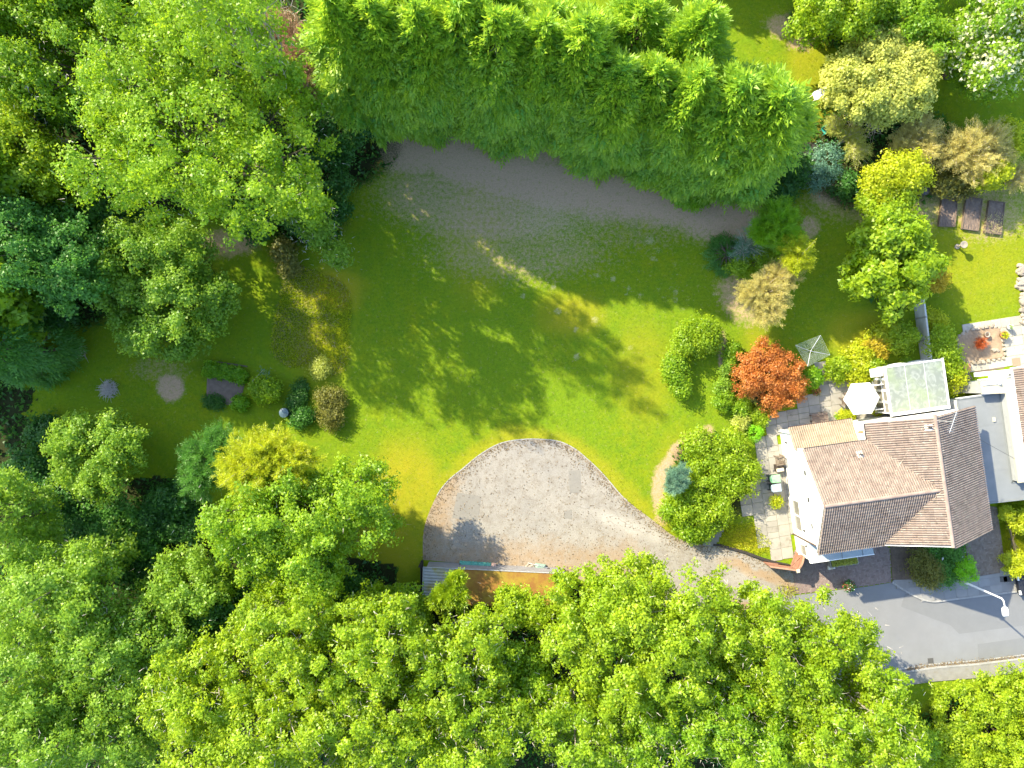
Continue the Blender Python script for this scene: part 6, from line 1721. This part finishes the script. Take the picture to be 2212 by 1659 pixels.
feathery('blue_conifer', 'blue grey conifer at the left side of large spreading shrub', [(1465, 1028, 28), (1455, 1050, 18)], 3.6, 'blue', cat='shrub', nbr=60, nsp=34, Ls=.34, k=9, wd=.18)
broadleaf('shrub', 'darker shrub at the lane end of large spreading shrub', 'shrub', [(1492, 1138, 30), (1450, 1105, 22), (1520, 1140, 24)], 1.8, 'mid', dens=380, L=.17, W=.1, trunk=.05, tint0=.15)
YS = 'yellow green shrubs behind the conservatory'
for (u, v, r, h, m, lab) in [(1850, 775, 34, 1.1, 'yellow', 'yellow shrub at the edge of the lawn behind parasol'), (1885, 760, 30, 1.2, 'gold', 'golden yellow low shrub left of conservatory'), (1945, 735, 30, 1.8, 'lime', 'taller green shrub next to concrete boundary wall'), (1905, 728, 30, 1.2, 'yellow', 'pale yellow shrub north of conservatory'), (1808, 800, 24, 1.1, 'lime', 'bright green shrub beside the patio path'), (1850, 808, 28, 1.3, 'yellow', 'yellow green leafy shrub just above the parasol'), (1752, 818, 17, 1.1, 'bright', 'bright green tuft between acer and patio path'), (1880, 800, 22, 1.2, 'lime', 'lime green shrub beside conservatory side door')]:
    broadleaf('shrub', lab, 'shrub', [(u, v, r), (u + r * .4, v - r * .3, r * .7)], h, m, YS, dens=380, L=.18, W=.1, trunk=.05, tuft=.3, nlimb=6)
broadleaf('shrub', 'glossy lime shrub behind conservatory, larger lower one beside the dug bed', 'shrub', [(2035, 760, 30), (2050, 790, 28), (2030, 730, 22)], 2.4, 'lime', dens=380, L=.18, W=.1, trunk=.06)
broadleaf('shrub', 'yellow green rounded shrub against the conservatory east side', 'shrub', [(2055, 815, 24)], 2.0, 'yellow', dens=380, L=.16, W=.1, trunk=.05)
broadleaf('shrub', 'small pale shrub at lawn foot of the concrete boundary wall', 'shrub', [(2022, 695, 16), (2010, 685, 12)], 1.0, 'yellow', dens=340, L=.15, W=.08, trunk=.04)
feathery('acer_shrub', 'small red leaved acer in the dug flower bed', [(nb(655, 1065)[0], nb(655, 1065)[1], 14)], 1.1, 'red', cat='shrub', nbr=40, nsp=18, Ls=.2, k=7, wd=.2, trunk=.03)
feathery('palm_tuft', 'spiky green tuft in the corner beside boundary wall', [(1955, 783, 13)], .8, 'bright', cat='plant', nbr=26, nsp=10, Ls=.35, k=3, wd=.12, trunk=.03)
broadleaf('shrub', 'low yellow plants along the foot of lean to roof', 'shrub', [c1(960, 668) + (9,), c1(1010, 660) + (9,), c1(1200, 610) + (12,)], .7, 'yellow', dens=420, L=.13, W=.07, trunk=.02, tuft=.2, nlimb=4)
# front garden
broadleaf('shrub', 'olive brown rounded shrub in the shaded front bed', 'shrub', [(2000, 1228, 32), (1985, 1210, 24), (2015, 1245, 24)], 1.7, 'olive', dens=430, L=.15, W=.07, trunk=.05)
broadleaf('clipped_ball', 'bright green egg shaped clipped bush by the street lamp', 'shrub', [(2086, 1226, 27), (2084, 1236, 25)], 1.9, 'ball', dens=900, L=.11, W=.06, trunk=.05, bough=.2, tuft=.18, nlimb=6, tint0=.1, finger=0)
broadleaf('rose_bush', 'loose rose bush with a few white blooms in front bed', 'shrub', [(2040, 1200, 30), (2060, 1185, 24), (2045, 1240, 22), (2020, 1180, 22)], 1.3, 'teal', dens=190, L=.15, W=.09, trunk=.04, flowers=('wht', 30, .17, .5), tint0=.15)
broadleaf('hedge', 'sunlit hedge along neighbour drive at the right edge', 'hedge', [(2190, 1225, 20), (2206, 1215, 20), (2180, 1205, 14), (2195, 1130, 22), (2215, 1120, 20), (2170, 1110, 12)], 1.6, 'yellow', dens=430, L=.14, W=.08, trunk=.04, tuft=.22, bough=.2)
# shaded vegetable plot
VR = 'bushy vegetable plants in the shaded plot'
for (pt, r, h, lab) in [((290, 270), 13, .6, 'leafy vegetable clump at the left end of plot row'), ((400, 290), 13, .6, 'leafy vegetable clump left of row middle'), ((510, 310), 13, .6, 'leafy vegetable clump right of row middle'), ((620, 350), 14, .6, 'leafy vegetable clump at the right end of plot row'), ((620, 665), 15, .7, 'round leafy plant at the lower corner of plot')]:
    u, v = vg(*pt); broadleaf('vegetable_plant', lab, 'plant', [(u, v, r), (u + 4, v + 3, r * .7)], h, 'bright', VR, dens=430, L=.15, W=.1, trunk=.02, tuft=.2, nlimb=4, tint0=-.2)
u, v = vg(930, 510); broadleaf('shrub', 'rounded green shrub with bamboo cane beside vegetable plot', 'shrub', [(u, v, 24), (u - 12, v - 6, 16), (u + 16, v, 16)], 1.3, 'mid', dens=420, L=.17, W=.1, trunk=.05, tint0=.1)
u, v = vg(1700, 740); broadleaf('shrub', 'brownish tufted shrub between shaded plot and sunny lawn', 'shrub', [(u, v, 26), (u - 8, v - 26, 20), (u + 12, v - 20, 18), (u, v + 22, 20)], 1.1, 'olive', dens=380, L=.18, W=.06, trunk=.05, tint0=.2)
u, v = vg(1330, 850); broadleaf('shrub', 'dark green clump beside the water butt', 'shrub', [(u, v, 17), (u + 14, v - 8, 13)], .8, 'teal', dens=380, L=.15, W=.08, trunk=.03)
u, v = vg(1330, 600); broadleaf('shrub', 'sparse dark plants above the water butt', 'shrub', [(u, v, 13), (u + 4, v - 22, 10), (u - 12, v + 16, 8)], .5, 'dark', dens=340, L=.13, W=.07, trunk=.02, tint0=.3)
u, v = vg(1600, 250); broadleaf('shrub', 'grey green fine leaved bush below the long dry grass', 'shrub', [(u, v, 17), (u - 6, v + 8, 12)], .9, 'pale', dens=380, L=.16, W=.05, trunk=.03, tint0=-.4)
u, v = vg(280, 650); broadleaf('shrub', 'low dull weeds at the lower left of plot', 'shrub', [(u, v, 10), (u + 16, v + 5, 9)], .3, 'dark', dens=340, L=.12, W=.06, trunk=.02, tint0=.4)

# ------------------------------------------------------------------ uncountable ground growth
ISL = spline([(640, 575), (690, 590), (745, 615), (760, 660), (755, 720), (750, 790), (715, 812), (670, 790), (625, 795), (588, 760), (592, 700), (605, 640), (615, 600)], 4, True)
islw = [G(p) for p in ISL]
def isl(x, y, u, v): return inpoly(x, y, islw)
def isl_dry(x, y, u, v):
    n = vnoise(u, v, 40, 44); return inpoly(x, y, islw) & (n > .42)
blades('long_grass', 16000, (580, 770, 565, 820), .22, .2, 'yellow', isl, 1.0)
blades('dry_grass', 9000, (580, 770, 565, 820), .3, .09, 'drygrass', isl_dry, 2.2)
tuft_p = [[G(c2(*q)) for q in ((110, 150), (160, 130), (350, 110), (460, 250), (440, 330), (300, 310), (120, 260))], [G(gc(*q)) for q in ((480, 1060), (700, 1080), (880, 1130), (760, 1280), (560, 1260))]]
blades('garden_weeds', 9000, (1540, 1740, 1125, 1300), .28, .12, 'yellow', lambda x, y, u, v: inpoly(x, y, tuft_p[0]) | inpoly(x, y, tuft_p[1]), .9)
blades('verge_grass', 30000, (2080, 2230, 1080, 1250), .16, .14, 'grass', lambda x, y, u, v: (u > 2152 + (v - 1090) * .14) & (v < 1236), .8)
def wood_floor(x, y, u, v):
    a = ground_masks(x, y); return (a[2] > .45) & ~inpoly(x, y, drw) & ~((u > 905) & (u < 1240) & (v > 1200) & (v < 1320)) & (vnoise(u, v, 30, 55) > .38) & ~((u > 1940) & (v > 1380) & (v < 1480)) & ~((u > 1560) & (v > 850) & (v < 1300))
blades('undergrowth', 120000, (-60, 2260, -40, 1700), .42, .5, 'dark', wood_floor, 1.5)
print('TRIS', TRIS[0], 'objects', len(bpy.data.objects))
